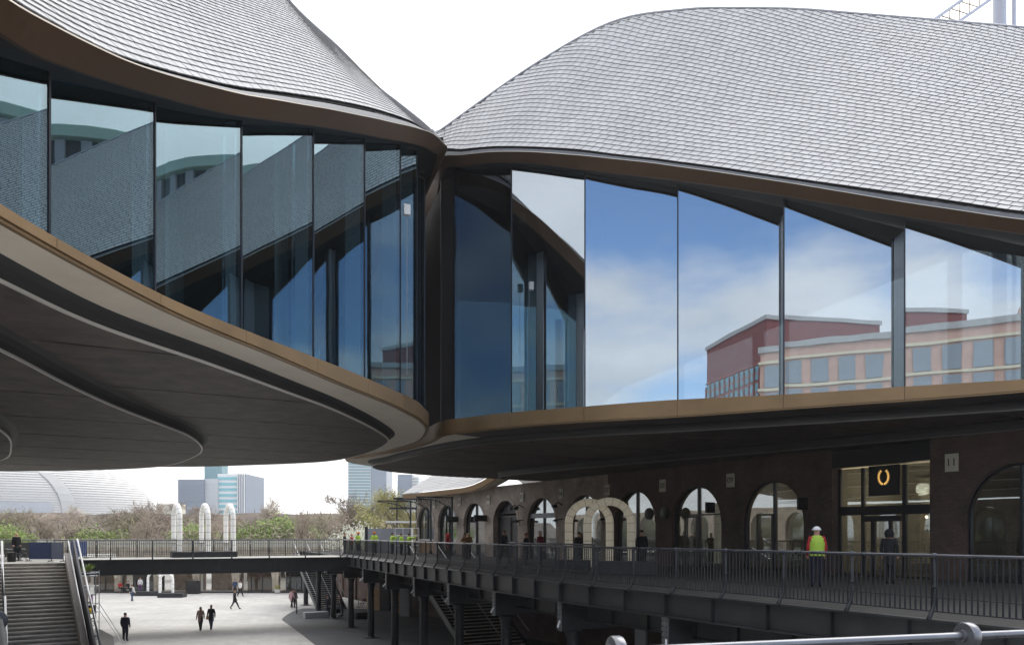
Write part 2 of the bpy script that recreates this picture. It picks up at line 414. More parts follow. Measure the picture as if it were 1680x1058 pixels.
def at_px(c, x, i0, i1):
    for i in range(i0, i1):
        a, b = CX+F*c.p[i].x/max(c.p[i].y, .1), CX+F*c.p[i+1].x/max(c.p[i+1].y, .1)
        if c.p[i].y > 1 and (a-x)*(b-x) <= 0: return i if abs(a-x) < abs(b-x) else i+1
    return None
def off(c, i, o, z): q = c.p[i]+c.n[i]*o; return Vector((q.x, q.y, z))

def pavilion(name, label, c, mulls, outward_end, visible, rings, close, ribs_dir, nose, seed, trim_w=.024, dark='soffit_dark', saws=(.7,), gmat='glass_bright'):
    rnd = random.Random(seed)
    base = c.p[len(c.p)//2].copy(); base.z = ZF-1
    T = thing(name, label, 'pavilion', base)
    n = len(c.D); D = c.D
    eb = [off(c, i, D[i][3]-CANT, D[i][4]) for i in range(n)]
    et = [off(c, i, D[i][3], D[i][5]) for i in range(n)]
    # --- floor edge: bronze panels between the mullions
    cuts = sorted(set([0]+mulls+[n-1]))
    for a, b in zip(cuts[:-1], cuts[1:]):
        if b-a < 2: continue
        m = MB(); ii = list(range(a, b+1))
        g = .006
        A = []; B = []; C = []; E = []
        for k, i in enumerate(ii):
            sh = Vector((0, 0, 0))
            if k == 0: sh = (c.p[i+1]-c.p[i]).normalized()*g
            if k == len(ii)-1: sh = (c.p[i-1]-c.p[i]).normalized()*g
            A.append(off(c, i, 0, ZF+.05)+sh); B.append(off(c, i, -.10, ZF+.05)+sh); C.append(off(c, i, -.10, D[i][2])+sh); E.append(off(c, i, 0, D[i][2])+sh)
        m.solid(A, B, C, E); fp = m.build('floor_fascia_panel', 'bronze', T, fixn=True)
        m = MB(); ii2 = ii
        m.solid([off(c, i, -.035, ZF) for i in ii2], [off(c, i, -.12, ZF) for i in ii2], [off(c, i, -.12, ZF+.044) for i in ii2], [off(c, i, -.035, ZF+.044) for i in ii2])
        m.build('drip_edge', 'bronze', fp, fixn=True)
        # outer cream soffit panel
        m = MB()
        m.solid([off(c, i, -.14, ZF+.012) for i in ii], [off(c, i, -2.6, ZF+.012) for i in ii], [off(c, i, -2.6, ZF+.05) for i in ii], [off(c, i, -.14, ZF+.05) for i in ii])
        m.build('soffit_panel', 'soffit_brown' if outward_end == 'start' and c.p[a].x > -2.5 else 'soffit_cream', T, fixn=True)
    # --- stepped inner soffits with their metal edge trims
    for k, ring in enumerate(rings):
        zu = ZF-(0, .25, .60, .95)[k]; zl = ZF-(.25, .60, .95)[k]; ring = [(a_*(1.027, 1.03, 1.034)[k], b_*(1.027, 1.03, 1.034)[k]) for a_, b_ in ring]
        R = smooth_rows(ring, .5); nr = len(R); rp = [Vector((r[0], r[1], 0)) for r in R]; rn = []
        for i in range(nr):
            d = (rp[min(i+1, nr-1)]-rp[max(i-1, 0)]).normalized(); rn.append(Vector((d.y, -d.x, 0)))
        m = MB(); hh = zu-zl; prof = [(.30, zu+.02), (.17, zu-.015), (.08, zu-.18*hh), (.02, zu-.5*hh), (0, zl+.03)]
        for (o1, z1), (o2, z2) in zip(prof[:-1], prof[1:]):
            m.strip([rp[i]+rn[i]*o1+Vector((0, 0, z1)) for i in range(nr)], [rp[i]+rn[i]*o2+Vector((0, 0, z2)) for i in range(nr)])
        m.build('soffit_cove', 'cove', T, smooth=True)
        m = MB(); w = trim_w
        m.solid([rp[i]+rn[i]*trim_w*1.15+Vector((0, 0, zl-.02)) for i in range(nr)], [rp[i]-rn[i]*w+Vector((0, 0, zl-.02)) for i in range(nr)],
                [rp[i]-rn[i]*w+Vector((0, 0, zl+.03)) for i in range(nr)], [rp[i]+rn[i]*trim_w*1.15+Vector((0, 0, zl+.03)) for i in range(nr)])
        m.build('soffit_trim', 'trim' if trim_w > .02 else 'trim_shade', T, fixn=True)
        poly = [(q.x-rn[i].x*w, q.y-rn[i].y*w) for i, q in enumerate(rp)]+list(close)
        ts = [q[0]*ribs_dir.x+q[1]*ribs_dir.y for q in poly]; t0 = min(ts); st = 4.6; t0 += -rnd.random()*2
        while t0 < max(ts):
            pl = clip(clip(poly, ribs_dir.x, ribs_dir.y, t0+.055, False), ribs_dir.x, ribs_dir.y, t0+st-.055, True)
            t0 += st
            if len(pl) >= 3:
                MB().prism(pl, zl, zl+.04).build('soffit_panel', dark, T)
        MB().prism(poly, zl+.14, zl+.16).build('soffit_backing', 'black', T)
    # --- floor plate
    poly = [(off(c, i, -.16, 0).x, off(c, i, -.16, 0).y) for i in range(0, n, 3)]+list(close)
    MB().prism(poly, ZT-.08, ZT).build('floor', 'interior_floor', T)
    # --- eave: bronze band, bright edge, gutter, under-eave soffit
    for a, b in zip(cuts[:-1], cuts[1:]):
        if b-a < 2: continue
        ii = list(range(a, b+1)); m = MB()
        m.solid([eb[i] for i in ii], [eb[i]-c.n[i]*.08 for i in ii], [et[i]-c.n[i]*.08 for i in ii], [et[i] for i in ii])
        m.build('eave_panel', 'bronze_eave_shade', T, fixn=True)
    ii = list(range(n)); m = MB()
    m.solid([et[i]+c.n[i]*.012+Vector((0, 0, .001)) for i in ii], [et[i]-c.n[i]*.05+Vector((0, 0, .001)) for i in ii], [et[i]-c.n[i]*.05+Vector((0, 0, .022)) for i in ii], [et[i]+c.n[i]*.012+Vector((0, 0, .022)) for i in ii])
    m.build('eave_edge', 'bronze_edge', T, fixn=True)
    m = MB()
    def gz(i, f): return D[i][5]*(1-f)+D[i][6]*f
    m.strip([off(c, i, D[i][3]-.06, D[i][5]+.01) for i in ii], [off(c, i, D[i][3]-.10, gz(i, .62)) for i in ii])
    m.strip([off(c, i, D[i][3]-.10, gz(i, .62)) for i in ii], [off(c, i, D[i][3]-.34, gz(i, .66)) for i in ii])
    m.build('gutter', 'gutter', T)
    m = MB()
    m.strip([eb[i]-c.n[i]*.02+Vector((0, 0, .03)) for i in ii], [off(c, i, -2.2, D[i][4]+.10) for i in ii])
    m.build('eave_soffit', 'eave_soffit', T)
    # --- glazing: sawtooth panes
    kp = -1
    for a, b in zip(mulls[:-1], mulls[1:]):
        if b-a < 2: continue
        saw = visible[0] <= a and b <= visible[1]+1
        if saw: kp += 1
        sd_ = saws[min(kp, len(saws)-1)]
        if saw: oa, ob = (-.13, -sd_) if outward_end == 'start' else (-sd_, -.13)
        else: oa = ob = -.3
        pa, pb = off(c, a, oa, ZT), off(c, b, ob, ZT)
        za, zb = D[a][4]+.04, D[b][4]+.04
        d = (pb-pa).normalized(); nn = Vector((d.y, -d.x, 0))*.015
        pa = pa+d*.02; pb = pb-d*.02
        m = MB(); m.hexa([pa-nn, pa+nn, pb+nn, pb-nn, Vector((pa.x, pa.y, za))-nn, Vector((pa.x, pa.y, za))+nn, Vector((pb.x, pb.y, zb))+nn, Vector((pb.x, pb.y, zb))-nn])
        mid = (pa+pb)/2
        contact = mid.y > 31.2 and mid.y < 42.6 and mid.x < -2.2 and mid.x > -9.5
        m.build('party_wall' if contact else 'glass_pane', 'interior' if contact else 'glass_dim' if outward_end == 'start' and saw and kp < 2 else gmat, T, fixn=True)
        if saw:   # the return and the mullion at the outward end
            e = a if outward_end == 'start' else b
            q0 = off(c, e, -.10, ZT); q1 = off(c, e, -sd_-.02, ZT); zt = D[e][4]+.03
            MB().bar(q0+Vector((0, 0, (zt-ZT)/2)), q0+c.n[e]*-.12+Vector((0, 0, (zt-ZT)/2)), .045, zt-ZT).build('mullion', 'mullion', T)
            ri = MB(); tn = Vector((-c.n[e].y, c.n[e].x, 0))*.02
            z0 = Vector((0, 0, zt-ZT)); q0 = q0-c.n[e]*.17
            ri.hexa([q0-tn, q0+tn, q1+tn, q1-tn, q0-tn+z0, q0+tn+z0, q1+tn+z0, q1-tn+z0]); ri.build('glass_return', 'return', T, fixn=True)
    # --- interior: a few columns
    for f_ in (.25, .5, .75):
        i = int(visible[0]+(visible[1]-visible[0])*f_); q = off(c, i, -4.2, ZT)
        MB().lathe([(.22, 0), (.22, D[i][4]-ZT+1.2)], (q.x, q.y, ZT), 14).build('interior_column', 'interior_col', T, smooth=False)
    # --- roof: deck, then slates
    E0 = [off(c, i, D[i][3]-.16, D[i][6]) for i in range(n)]
    RG = [Vector(D[i][7:10]) for i in range(n)]
    LN = [(RG[i]-E0[i]).length for i in range(n)]
    DR = [(RG[i]-E0[i]).normalized() for i in range(n)]
    m = MB(); prev = None; dz = Vector((0, 0, -.06))
    K = 8
    for k in range(K):
        m.strip([E0[i]+(RG[i]-E0[i])*(k/K)+dz for i in range(n)], [E0[i]+(RG[i]-E0[i])*((k+1)/K)+dz for i in range(n)])
    roof = m.build('roof', 'underlay', T)
    m = MB(); m.tube([RG[i]+Vector((0, 0, .01)) for i in range(n)], .055, 6); m.build('ridge_cap', 'return', roof, smooth=True)
    # back slope
    dzv = Vector((0, 0, -.08)); KK = 40
    m = MB(); m.strip([RG[int(round(nose+(n-1-nose)*k/KK))]+dzv for k in range(KK+1)], [RG[int(round(nose-nose*k/KK))]+dzv for k in range(KK+1)])
    m.build('roof_crest', 'slate', roof)
    def S(kf, a):
        k = min(max(int(kf), 0), n-2); t = kf-k
        e = E0[k].lerp(E0[k+1], t); d = DR[k].lerp(DR[k+1], t); l = LN[k]*(1-t)+LN[k+1]*t
        return e+d*a, l
    slates = []; CH, SW = .285, .315
    j = 0
    vis0, vis1 = max(0, visible[0]-int(4/.22)), min(n-1, visible[1]+int(5/.22))
    while j*CH < max(LN[vis0:vis1])-.1:
        a0 = j*CH; kf = vis0+(.5 if j % 2 else 0)*SW/.22; lastp = None
        kf += rnd.random()*.1
        while kf < vis1-1:
            p0, l0 = S(kf, a0)
            dk = .5; p1, _ = S(kf+dk, a0); sp = (p1-p0).length/dk
            if sp < 1e-4: kf += 1; continue
            k2 = kf+SW/sp*(1+rnd.uniform(-.03, .03))
            if k2 > vis1: break
            lm = min(l0, S(k2, a0)[1])
            if a0+.08 < lm:
                a1 = min(a0+.34, lm-.02)
                g = .011/sp
                q = [S(kf+g, a0)[0], S(k2-g, a0)[0], S(k2-g, a1)[0], S(kf+g, a1)[0]]
                nrm = (q[1]-q[0]).cross(q[3]-q[0])
                if nrm.z < 0: nrm = -nrm
                nrm.normalize()
                lo = .030+rnd.random()*.006; tw = rnd.uniform(-.0015, .0015)
                top = [q[0]+nrm*(lo+tw), q[1]+nrm*(lo-tw), q[2]+nrm*.006, q[3]+nrm*.006]
                bot = [v-nrm*.020 for v in top]
                slates.append((bot, top))
            kf = k2
        j += 1
    def area(sl):
        pr = []
        for v in sl[1]:
            if v.y < .5: return 0
            pr.append(px(v))
        if not all(-15 < q[0] < 1695 and -15 < q[1] < 1070 for q in pr): return 0
        return abs(sum(pr[i][0]*pr[(i+1) % 4][1]-pr[(i+1) % 4][0]*pr[i][1] for i in range(4)))/2
    order = sorted(range(len(slates)), key=lambda i: -area(slates[i]))
    for i in order[:300]:
        b, t = slates[i]; mm = MB(); mm.hexa(b+t); mm.m[:] = [1, 0, 1, 1, 1, 1]; mm.build('slate', ['slate', 'slate_edge_shade'], roof)
    m = MB()
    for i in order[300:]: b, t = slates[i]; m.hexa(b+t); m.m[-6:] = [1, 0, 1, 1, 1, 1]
    o = m.build('slates', ['slate', 'slate_edge_shade'], roof); o['kind'] = 'stuff'
    print(name, 'slates', len(slates), 'n', n)
    return T

# measured outlines (pixel tables) of the pavilion to the left
LT = dict(
 ft=[(-90, 272), (0, 334), (149, 422), (276, 488), (434, 554), (560, 603), (651, 642), (687, 660), (703, 677)],
 eb=[(-90, -14), (0, 54), (44, 82), (136, 119), (258, 156), (374, 187), (560, 213), (607, 223), (692, 240), (727, 260), (737, 268)],
 et=[(-90, -82), (0, -8), (37, 15), (112, 56), (224, 107), (326, 138), (400, 156), (536, 179), (645, 202), (706, 218), (727, 235), (737, 250)],
 sl=[(-90, -106), (0, -28), (44, 0), (109, 41), (221, 95), (340, 129), (400, 142), (502, 155), (604, 174), (693, 204), (710, 217), (740, 232)])
LFB = [(0, 360), (75, 403), (149, 444), (276, 510), (350, 543), (434, 577), (500, 605), (560, 631), (610, 651), (651, 668), (672, 679), (687, 687), (697, 695), (703, 702)]
LRIDGE = {0: (-18, 14, 25.5), 75: (-17.8, 15.6, 26), 149: (-17.5, 17.5, 26.5), 276: (-16, 21.5, 27.5), 350: (-14.6, 23.6, 27.9), 434: (-13, 26, 28), 500: (-11.2, 27.9, 28.1)}
def rpx(x, y, Y): return tuple(P(x, y, Y))
LRIDGE.update({560: rpx(420, -58, 29.5), 610: rpx(490, 19, 30.1), 651: rpx(560, 83, 30.5), 672: rpx(612, 137, 30.8), 687: rpx(655, 171, 31), 697: rpx(688, 197, 31), 703: rpx(707, 214, 31)})
fl = [(-13, 2.2, dict(ov=.7, zft=11.0, z=(12.6, 13.0, 13.2), r=(-19, 6.5, 23))),
      (-8.2, 4.2, dict(ov=.7, zft=11.0, z=(12.7, 13.1, 13.3), r=(-18.8, 8.5, 23.8))),
      (-6.75, 6.2, dict(ov=.7, zft=11.0, z=(12.8, 13.25, 13.4), r=(-18.5, 10.5, 24.4))),
      (-6.55, 8.2, dict(ov=.7, tab=True, r=(-18.3, 12.3, 25))), (-6.53, 9.1, dict(ov=.7, tab=True, r=(-18.2, 13.1, 25.2)))]
nL0 = len(fl)
for x, y in LFB:
    q = PZ(x, y, ZF); fl.append((q.x, q.y, dict(ov=.7, tab=True, r=LRIDGE[x])))
kz = (21.15, 21.65, 21.9)
kr = rpx(707, 214, 31)
fl += [(-3.35, 31.5, dict(ov=.55, zft=11.55, z=kz, r=kr)), (-4.05, 34.4, dict(ov=.2, zft=11.5, z=(20.8, 21.3, 21.5), r=(-4.6, 31.5, 23))),
       (-5.3, 36.9, dict(ov=.1, zft=11.4, z=(20.2, 20.7, 20.9), r=(-6.2, 31.8, 24.4))), (-6.5, 39, dict(ov=.1, zft=11.3, z=(19.4, 19.8, 20), r=(-7.6, 32, 25.5))),
       (-8.7, 41.3, dict(ov=.3, zft=11.2, z=(17.8, 18.2, 18.4), r=(-9.4, 32, 26.5))), (-12.2, 43.1, dict(ov=.5, zft=11.1, z=(15.6, 16, 16.2), r=(-12.5, 33, 27))),
       (-17, 44.2, dict(ov=.6, zft=11.1, z=(13.8, 14.2, 14.4), r=(-17, 34, 26.5))), (-23, 44.5, dict(ov=.6, zft=11, z=(12.6, 13, 13.2), r=(-24, 36, 25))), (-31, 44.6, dict(ov=.6, zft=11, z=(12.2, 12.6, 12.8), r=(-30, 39, 23.5)))]
CL = densify(make_rows(fl, LT))
iv = [i for i in range(len(CL.p)) if CL.p[i].y < 31]
last = max(iv)
mL = [at_px(CL, x, 0, last) for x in (100, 265, 405, 520, 605, 663, 690)]
first = [i for i in range(len(CL.p)) if CL.p[i].y > 6.2][0]; second = [i for i in range(len(CL.p)) if CL.p[i].y > 8.6][0]
endi = [i for i in range(len(CL.p)) if CL.p[i].y > 31.4][0]
mulls = [5, first, second]+mL+[endi]; i = endi+14
while i < len(CL.p)-3: mulls.append(i); i += 14
ringsL = [[(-9, 5.6), (-7.4, 8.4), (-7.39, 11.43), (-7.3, 13.7), (-6.47, 17.2), (-5.8, 20.45), (-5.27, 23.15), (-4.8, 27.7), (-4.8, 30.7), (-5.25, 32.5), (-7, 36.5), (-9.5, 39.8), (-14.5, 42), (-17, 42.7), (-22, 42.9), (-31, 43)],
          [(-10.5, 7.5), (-8.9, 11), (-9.2, 14.25), (-9.8, 17.3), (-10.3, 20.6), (-10.6, 24.2), (-10.85, 26.6), (-11.9, 30.4), (-13.4, 33.5), (-17.2, 38.6), (-22, 40.8), (-31, 41.5)],
          [(-13, 10), (-12.8, 16.5), (-14.5, 22.4), (-17.2, 27.2), (-20.5, 31.7), (-25, 35), (-33, 37.5)]]
PAVL = pavilion('glazed_pavilion', 'slate roofed glazed pavilion with bronze floor edge, overhanging above the stone stairs', CL, mulls, 'end', (second, endi), ringsL,
         [(-34, 44), (-33, 30), (-22, 8), (-14, 3)], U, endi, 11, saws=(.48, .52, .47, .58, .70, .7, .7, .7), gmat='glass_teal')

# the pavilion to the right
RT = dict(
 ft=[(700, 692), (730, 689), (820, 678), (948, 667.5), (1100, 656), (1285, 647), (1484, 634), (1680, 622)],
 eb=[(700, 285), (740, 275.5), (825, 266), (876, 268), (960, 279), (1110, 296), (1290, 322), (1485, 355), (1680, 384)],
 et=[(700, 266), (731.5, 258.5), (774, 253), (825, 249), (876, 250), (955, 256), (1040, 265), (1110, 273.5), (1290, 300), (1485, 332.5), (1680, 361)],
 sl=[(700, 250), (733, 245.5), (825, 238), (876, 239), (960, 244), (1040, 255), (1110, 262.5), (1290, 288.5), (1485, 316), (1680, 345)])
RFB = [(730, 714), (770, 709), (820, 703.5), (880, 698), (948, 693), (1020, 689), (1100, 685), (1190, 679), (1285, 672), (1384, 665), (1484, 658), (1580, 651), (1680, 643)]
RS = [(715, 220), (754, 191), (790, 166), (826, 141), (862, 116), (894, 92.6), (915, 76), (960, 55), (990, 42), (1065, 22), (1190, 14), (1290, 15), (1390, 22), (1680, 46), (1900, 66)]
RRX = {730: (722, 33.2), 770: (862, 33), 820: (1000, 32.7), 880: (1120, 32.6), 948: (1215, 32.4), 1020: (1312, 32.4), 1100: (1420, 32.4), 1190: (1518, 31.9), 1285: (1620, 31.3), 1384: (1728, 31), 1484: (1840, 30.6)}
rr = [(1.4, 53.6, dict(ov=.3, zft=11, z=(11.4, 11.8, 12), r=(7, 49, 16))), (-3.6, 51.2, dict(ov=.5, zft=11, z=(12.4, 12.8, 13), r=(4, 46, 19))), (-6.8, 48.6, dict(ov=.5, zft=11.1, z=(14, 14.4, 14.6), r=(2, 43, 22))),
      (-8.7, 45.8, dict(ov=.5, zft=11.1, z=(16, 16.4, 16.6), r=(.5, 40.5, 24.5))), (-9.05, 43, dict(ov=.3, zft=11.1, z=(18, 18.4, 18.6), r=(-2, 38.5, 25.5))), (-7.3, 40.8, dict(ov=.1, zft=11.2, z=(19.4, 19.8, 20), r=(-3, 37, 25.5))),
      (-5.1, 37.6, dict(ov=.1, zft=11.3, z=(20.4, 20.9, 21.1), r=(-3.2, 36, 25))), (-3.65, 34.8, dict(ov=.1, zft=11.5, z=(21.2, 21.7, 22), r=(-3.3, 34.4, 24.3)))]
nR0 = len(rr)
for x, y in RFB:
    q = PZ(x, y, ZF)
    if x in RRX: r_ = rpx(RRX[x][0], pch(RS, RRX[x][0]), RRX[x][1])
    elif x == 1580: r_ = (25.4, 30, 25.4)
    else: r_ = (26.5, 29.3, 25)
    rr.append((q.x, q.y, dict(ov=.35 if x == 730 else .6, tab=True, r=r_)))
rr += [(16.9, 20.6, dict(ov=.6, zft=11.1, z=(14, 14.5, 14.8), r=(28.5, 27.5, 24.3))), (19, 18.6, dict(ov=.6, zft=11, z=(13.2, 13.7, 14), r=(30.5, 25, 23.8))), (21, 15.6, dict(ov=.6, zft=11, z=(12.6, 13.1, 13.3), r=(32.5, 21.5, 23.3))), (24, 10.4, dict(ov=.6, zft=11, z=(12.2, 12.7, 12.9), r=(35.5, 16.5, 23)))]
CR = densify(make_rows(rr, RT))
k0 = [i for i in range(len(CR.p)) if CR.p[i].y < 32.6][0]
mR = [at_px(CR, x, k0-3, len(CR.p)-1) for x in (745, 835, 955, 1110, 1287, 1484)]
j1 = [i for i in range(len(CR.p)) if CR.p[i].x > 14.6][0]; j2 = [i for i in range(len(CR.p)) if CR.p[i].x > 18][0]
mulls = list(range(4, k0-8, 14))+[k0-2]+mR+[j1, j2, len(CR.p)-3]
ringsR = [[(4.5, 53), (-.9, 51.9), (-4, 50), (-6.2, 47.7), (-7.5, 45), (-7.4, 42.2), (-6.2, 40.2), (-4.8, 37.5), (-2.4, 33.65), (-1.2, 32.3), (.5, 30.9), (3, 29.5), (6, 28.2), (9.3, 26.5), (12.4, 24.8), (15, 23.2), (18, 20.8), (20.5, 18.6)],
          [(4.8, 50), (1.2, 48.8), (-.6, 47.2), (-.7, 45.9), (.67, 43.3), (3, 40.2), (6, 36.8), (10, 32.4), (14, 27.6), (18, 22.8)]]
PAVR = pavilion('glazed_pavilion', 'slate roofed glazed pavilion reflecting blue sky, overhanging above the brick arcade', CR, mulls, 'start', (k0-2, j2), ringsR,
         [(24, 16), (22, 22), (12, 39), (5.2, 52.6)], U, k0, 23, .016, saws=(.45, .40, .24, .46, 1.0, 1.0, 1.0))
# ------------------------------------------------------------------ brick warehouse with its arcade (local x towards the camera, y inwards)
WB = 4.7; WX0, WY0 = 10.1, 36.5
WRZ = math.radians(-60)
DECK = 5.2
WH = thing('brick_warehouse', 'long dark brown brick arcade building behind the walkway, with round arches', 'warehouse', (WX0, WY0, 0), WRZ)
WM_ = ORG[WH.name]
def wl(x, y, z): return WM_ @ Vector((x, y, z))
ZSP, AR, ZTOP = 7.4, 1.72, 10.17
def arch_pts(xc, r, zs, n=18): return [(xc-r*math.cos(math.pi*i/n), zs+r*math.sin(math.pi*i/n)) for i in range(n+1)]
def arch_wall(m, x0, x1, xc, r, z0, zs, zt, y, depth):
    A = arch_pts(xc, r, zs)
    m.add([(x0, y, z0), (xc-r, y, z0), (xc-r, y, zs), (xc-r, y, zt), (x0, y, zt)], [(0, 1, 2, 3, 4)])
    m.add([(xc+r, y, z0), (x1, y, z0), (x1, y, zt), (xc+r, y, zt), (xc+r, y, zs)], [(0, 1, 2, 3, 4)])
    for (a, za), (b, zb) in zip(A[:-1], A[1:]):
        m.add([(a, y, za), (b, y, zb), (b, y, zt), (a, y, zt)], [(0, 1, 2, 3)])
        m.add([(a, y, za), (a, y+depth, za), (b, y+depth, zb), (b, y, zb)], [(0, 1, 2, 3)])
    for sx, f in ((xc-r, 1), (xc+r, 0)):
        q = [(sx, y, z0), (sx, y+depth, z0), (sx, y+depth, zs), (sx, y, zs)]
        m.add(q if f else q[::-1], [(0, 1, 2, 3)])
def arch_ring(m, xc, r, zs, y, t=.24, proud=.03):
    A = arch_pts(xc, r+.004, zs); B = arch_pts(xc, r+t, zs)
    m.solid([(a, y+.05, z) for a, z in A], [(a, y+.05, z) for a, z in B], [(a, y-proud, z) for a, z in B], [(a, y-proud, z) for a, z in A])
def arch_window(par, xc, r, z0, zs, y, kind):
    A = arch_pts(xc, r, zs); m = MB(); n = len(A)
    ring = [(xc-r, z0)]+A+[(xc+r, z0)]
    pts = [(a, y, z) for a, z in ring]+[(a, y+.03, z) for a, z in ring]; k = len(ring)
    m.add(pts, [tuple(range(k)), tuple(range(2*k-1, k-1, -1))])
    w = m.build('arched_window', 'glass_shop', par, local=True, fixn=True)
    m = MB(); rr_ = [(xc-r+.03, z0)]+arch_pts(xc, r-.03, zs)+[(xc+r-.03, z0)]
    for (a, za), (b, zb) in zip(rr_[:-1], rr_[1:]): m.bar((a, y-.03, za), (b, y-.03, zb), .08, .08)
    m.build('frame', 'mullion', w, local=True)
    m = MB(); m.box((xc, y-.05, (z0+zs+r)/2), (.09, .08, zs+r-z0-.05)); m.build('mullion', 'mullion', w, local=True)
    if kind == 'transom':
        m = MB(); m.box((xc, y-.06, 8.0), (2*r-.1, .12, .30)); m.build('transom', 'grey_panel', w, local=True)
    elif kind == 'bar':
        m = MB(); m.box((xc, y-.05, 7.75), (2*r-.1, .07, .07)); m.build('transom', 'mullion', w, local=True)
    if kind in ('door', 'bar'):
        m = MB()
        for dx in (-.95, -.1):
            m.box((xc+dx, y-.07, 6.45), (.07, .07, 2.5))
        m.box((xc-.52, y-.07, 7.66), (.9, .07, .08)); m.build('door_frame', 'iron_grey', w, local=True)
    return w
bays = []
for k in range(-1, 8):
    xc = -(k+.5)*WB; x0, x1 = -(k+1)*WB, -k*WB
    if k == 7: x0 = -7.75*WB; xc = -(7+.40)*WB
    bays.append((k, x0, x1, xc))
bays.append((-3, 10.9-.9, 14.7, 12.55)); bays.append((-4, 14.7, 19.4, 17.05)); bays.append((-5, 19.4, 24.1, 21.75))
kinds = {-1: 'door', 0: 'bar', 1: 'plain', 2: 'plain', 3: 'transom', 4: 'dark', 5: 'plain', 6: 'plain', 7: 'half'}
for k, x0, x1, xc in bays:
    m = MB(); arch_wall(m, x0, x1, xc, AR, DECK, ZSP, ZTOP, 0, .36)
    bay = m.build('wall_bay', 'brick_pale' if k >= 2 else 'brick_dark', WH, local=True)  # painted tone: far bays paler for open sky, near bays darker for soffit shade
    m = MB(); arch_ring(m, xc, AR, ZSP, 0); m.build('arch_ring', 'brick_pale' if k >= 2 else 'brick_dark', bay, local=True, fixn=True)
    kd = kinds.get(k, 'plain')
    if kd == 'dark':
        m = MB(); m.box((xc, .46, 6.6), (3.4, .06, 2.8)); o = m.build('shop_door', 'black', WH, local=True)
        m = MB(); m.box((xc, .40, 8.02), (3.3, .08, .12)); m.build('transom', 'iron_grey', o, local=True)
        A = arch_pts(xc, AR-.03, ZSP); r_ = [(a, z) for a, z in A if z > 8.08]
        m = MB(); n_ = len(r_); m.add([(a, .45, z) for a, z in r_], [tuple(range(n_))]); m.build('fanlight', 'eave_soffit', o, local=True)
        m = MB(); m.box((xc+.1, .38, 6.7), (.06, .06, 2.6)); m.build('mullion', 'iron_grey', o, local=True)
    else:
        arch_window(WH, xc, AR, DECK if kd != 'half' else 6.3, ZSP, .26, kd)
        if kd == 'half':
            m = MB(); m.box((xc, .36, 5.75), (3.44, .12, 1.1)); o = m.build('stall_riser', 'timber', WH, local=True)
            m = MB(); m.box((xc, .26, 6.33), (3.44, .3, .08)); m.build('sill', 'stone', o, local=True)
            for dx in (-.95, 0, .95):
                m = MB(); m.box((xc+dx, .285, 5.75), (.7, .03, .75)); m.build('panel', 'timber', o, local=True)
# rectangular shopfront bay with the wreath sign
sx0, sx1 = 5.46, 9.56
m = MB(); m.box((5.08, .3, (DECK+ZTOP)/2), (.76, .6, ZTOP-DECK)); m.build('pier', 'brick_dark', WH, local=True)
m = MB(); m.box((9.78, .3, (DECK+ZTOP)/2), (.44, .6, ZTOP-DECK)); m.build('pier', 'brick_dark', WH, local=True)
m = MB(); m.box(((sx0+sx1)/2, .2, 9.75), (sx1-sx0, .4, .62)); m.build('lintel', 'black', WH, local=True)
SF = MB(); SF.box(((sx0+sx1)/2, .5, 7.3), (sx1-sx0, .05, 4.2)); SF = SF.build('shopfront', 'glass_shop', WH, local=True)
for x_, w_ in ((sx0+.05, .1), (6.55, .12), (8.3, .14), (sx1-.05, .1), (7.0, .16), (7.72, .10)):
    m = MB(); h = 4.2 if w_ != .16 and w_ != .10 or x_ in (sx0+.05, sx1-.05) else 2.3
    m.box((x_, .44, DECK+h/2), (w_, .09, h)); m.build('mullion', 'black', SF, local=True)
m = MB(); m.box(((sx0+sx1)/2, .43, 7.72), (sx1-sx0-.02, .14, .34)); m.build('transom', 'black', SF, local=True)
m = MB(); m.box((7.36, .43, 7.40), (1.6, .10, .22)); m.build('door_head', 'black', SF, local=True)
# the laurel wreath: two curved sprigs of small leaves on a dark board
WR = MB(); WR.box((7.5, .38, 8.85), (1.3, .05, 1.15)); WR = WR.build('sign_board', 'black', WH, local=True)
for sgn in (-1, 1):
    m = MB()
    for i in range(9):
        a = math.radians(-84+i*16.5); cx_, cz_ = 7.5+sgn*.205*math.cos(a), 8.98+.27*math.sin(a)
        td = Vector((-sgn*math.sin(a)*.205, 0, math.cos(a)*.27)).normalized(); od = Vector((td.z, 0, -td.x))
        for s_ in (-1, 1):
            d = (td*1.0+od*s_*.75).normalized(); w2 = Vector((d.z, 0, -d.x))*.017; L = .08
            b0 = Vector((cx_, .345, cz_)); m.add([b0, b0+d*L*.5+w2, b0+d*L, b0+d*L*.5-w2], [(0, 1, 2, 3)])
            m.add([b0+Vector((0, -.012, 0)), b0+d*L*.5+w2+Vector((0, -.012, 0)), b0+d*L+Vector((0, -.012, 0)), b0+d*L*.5-w2+Vector((0, -.012, 0))], [(0, 1, 2, 3)])
    m.tube([(7.5+sgn*.205*math.cos(math.radians(-88+i*8)), .34, 8.98+.27*math.sin(math.radians(-88+i*8))) for i in range(17)], .008, 5)
    m.build('laurel_sprig', 'gold', WR, local=True)
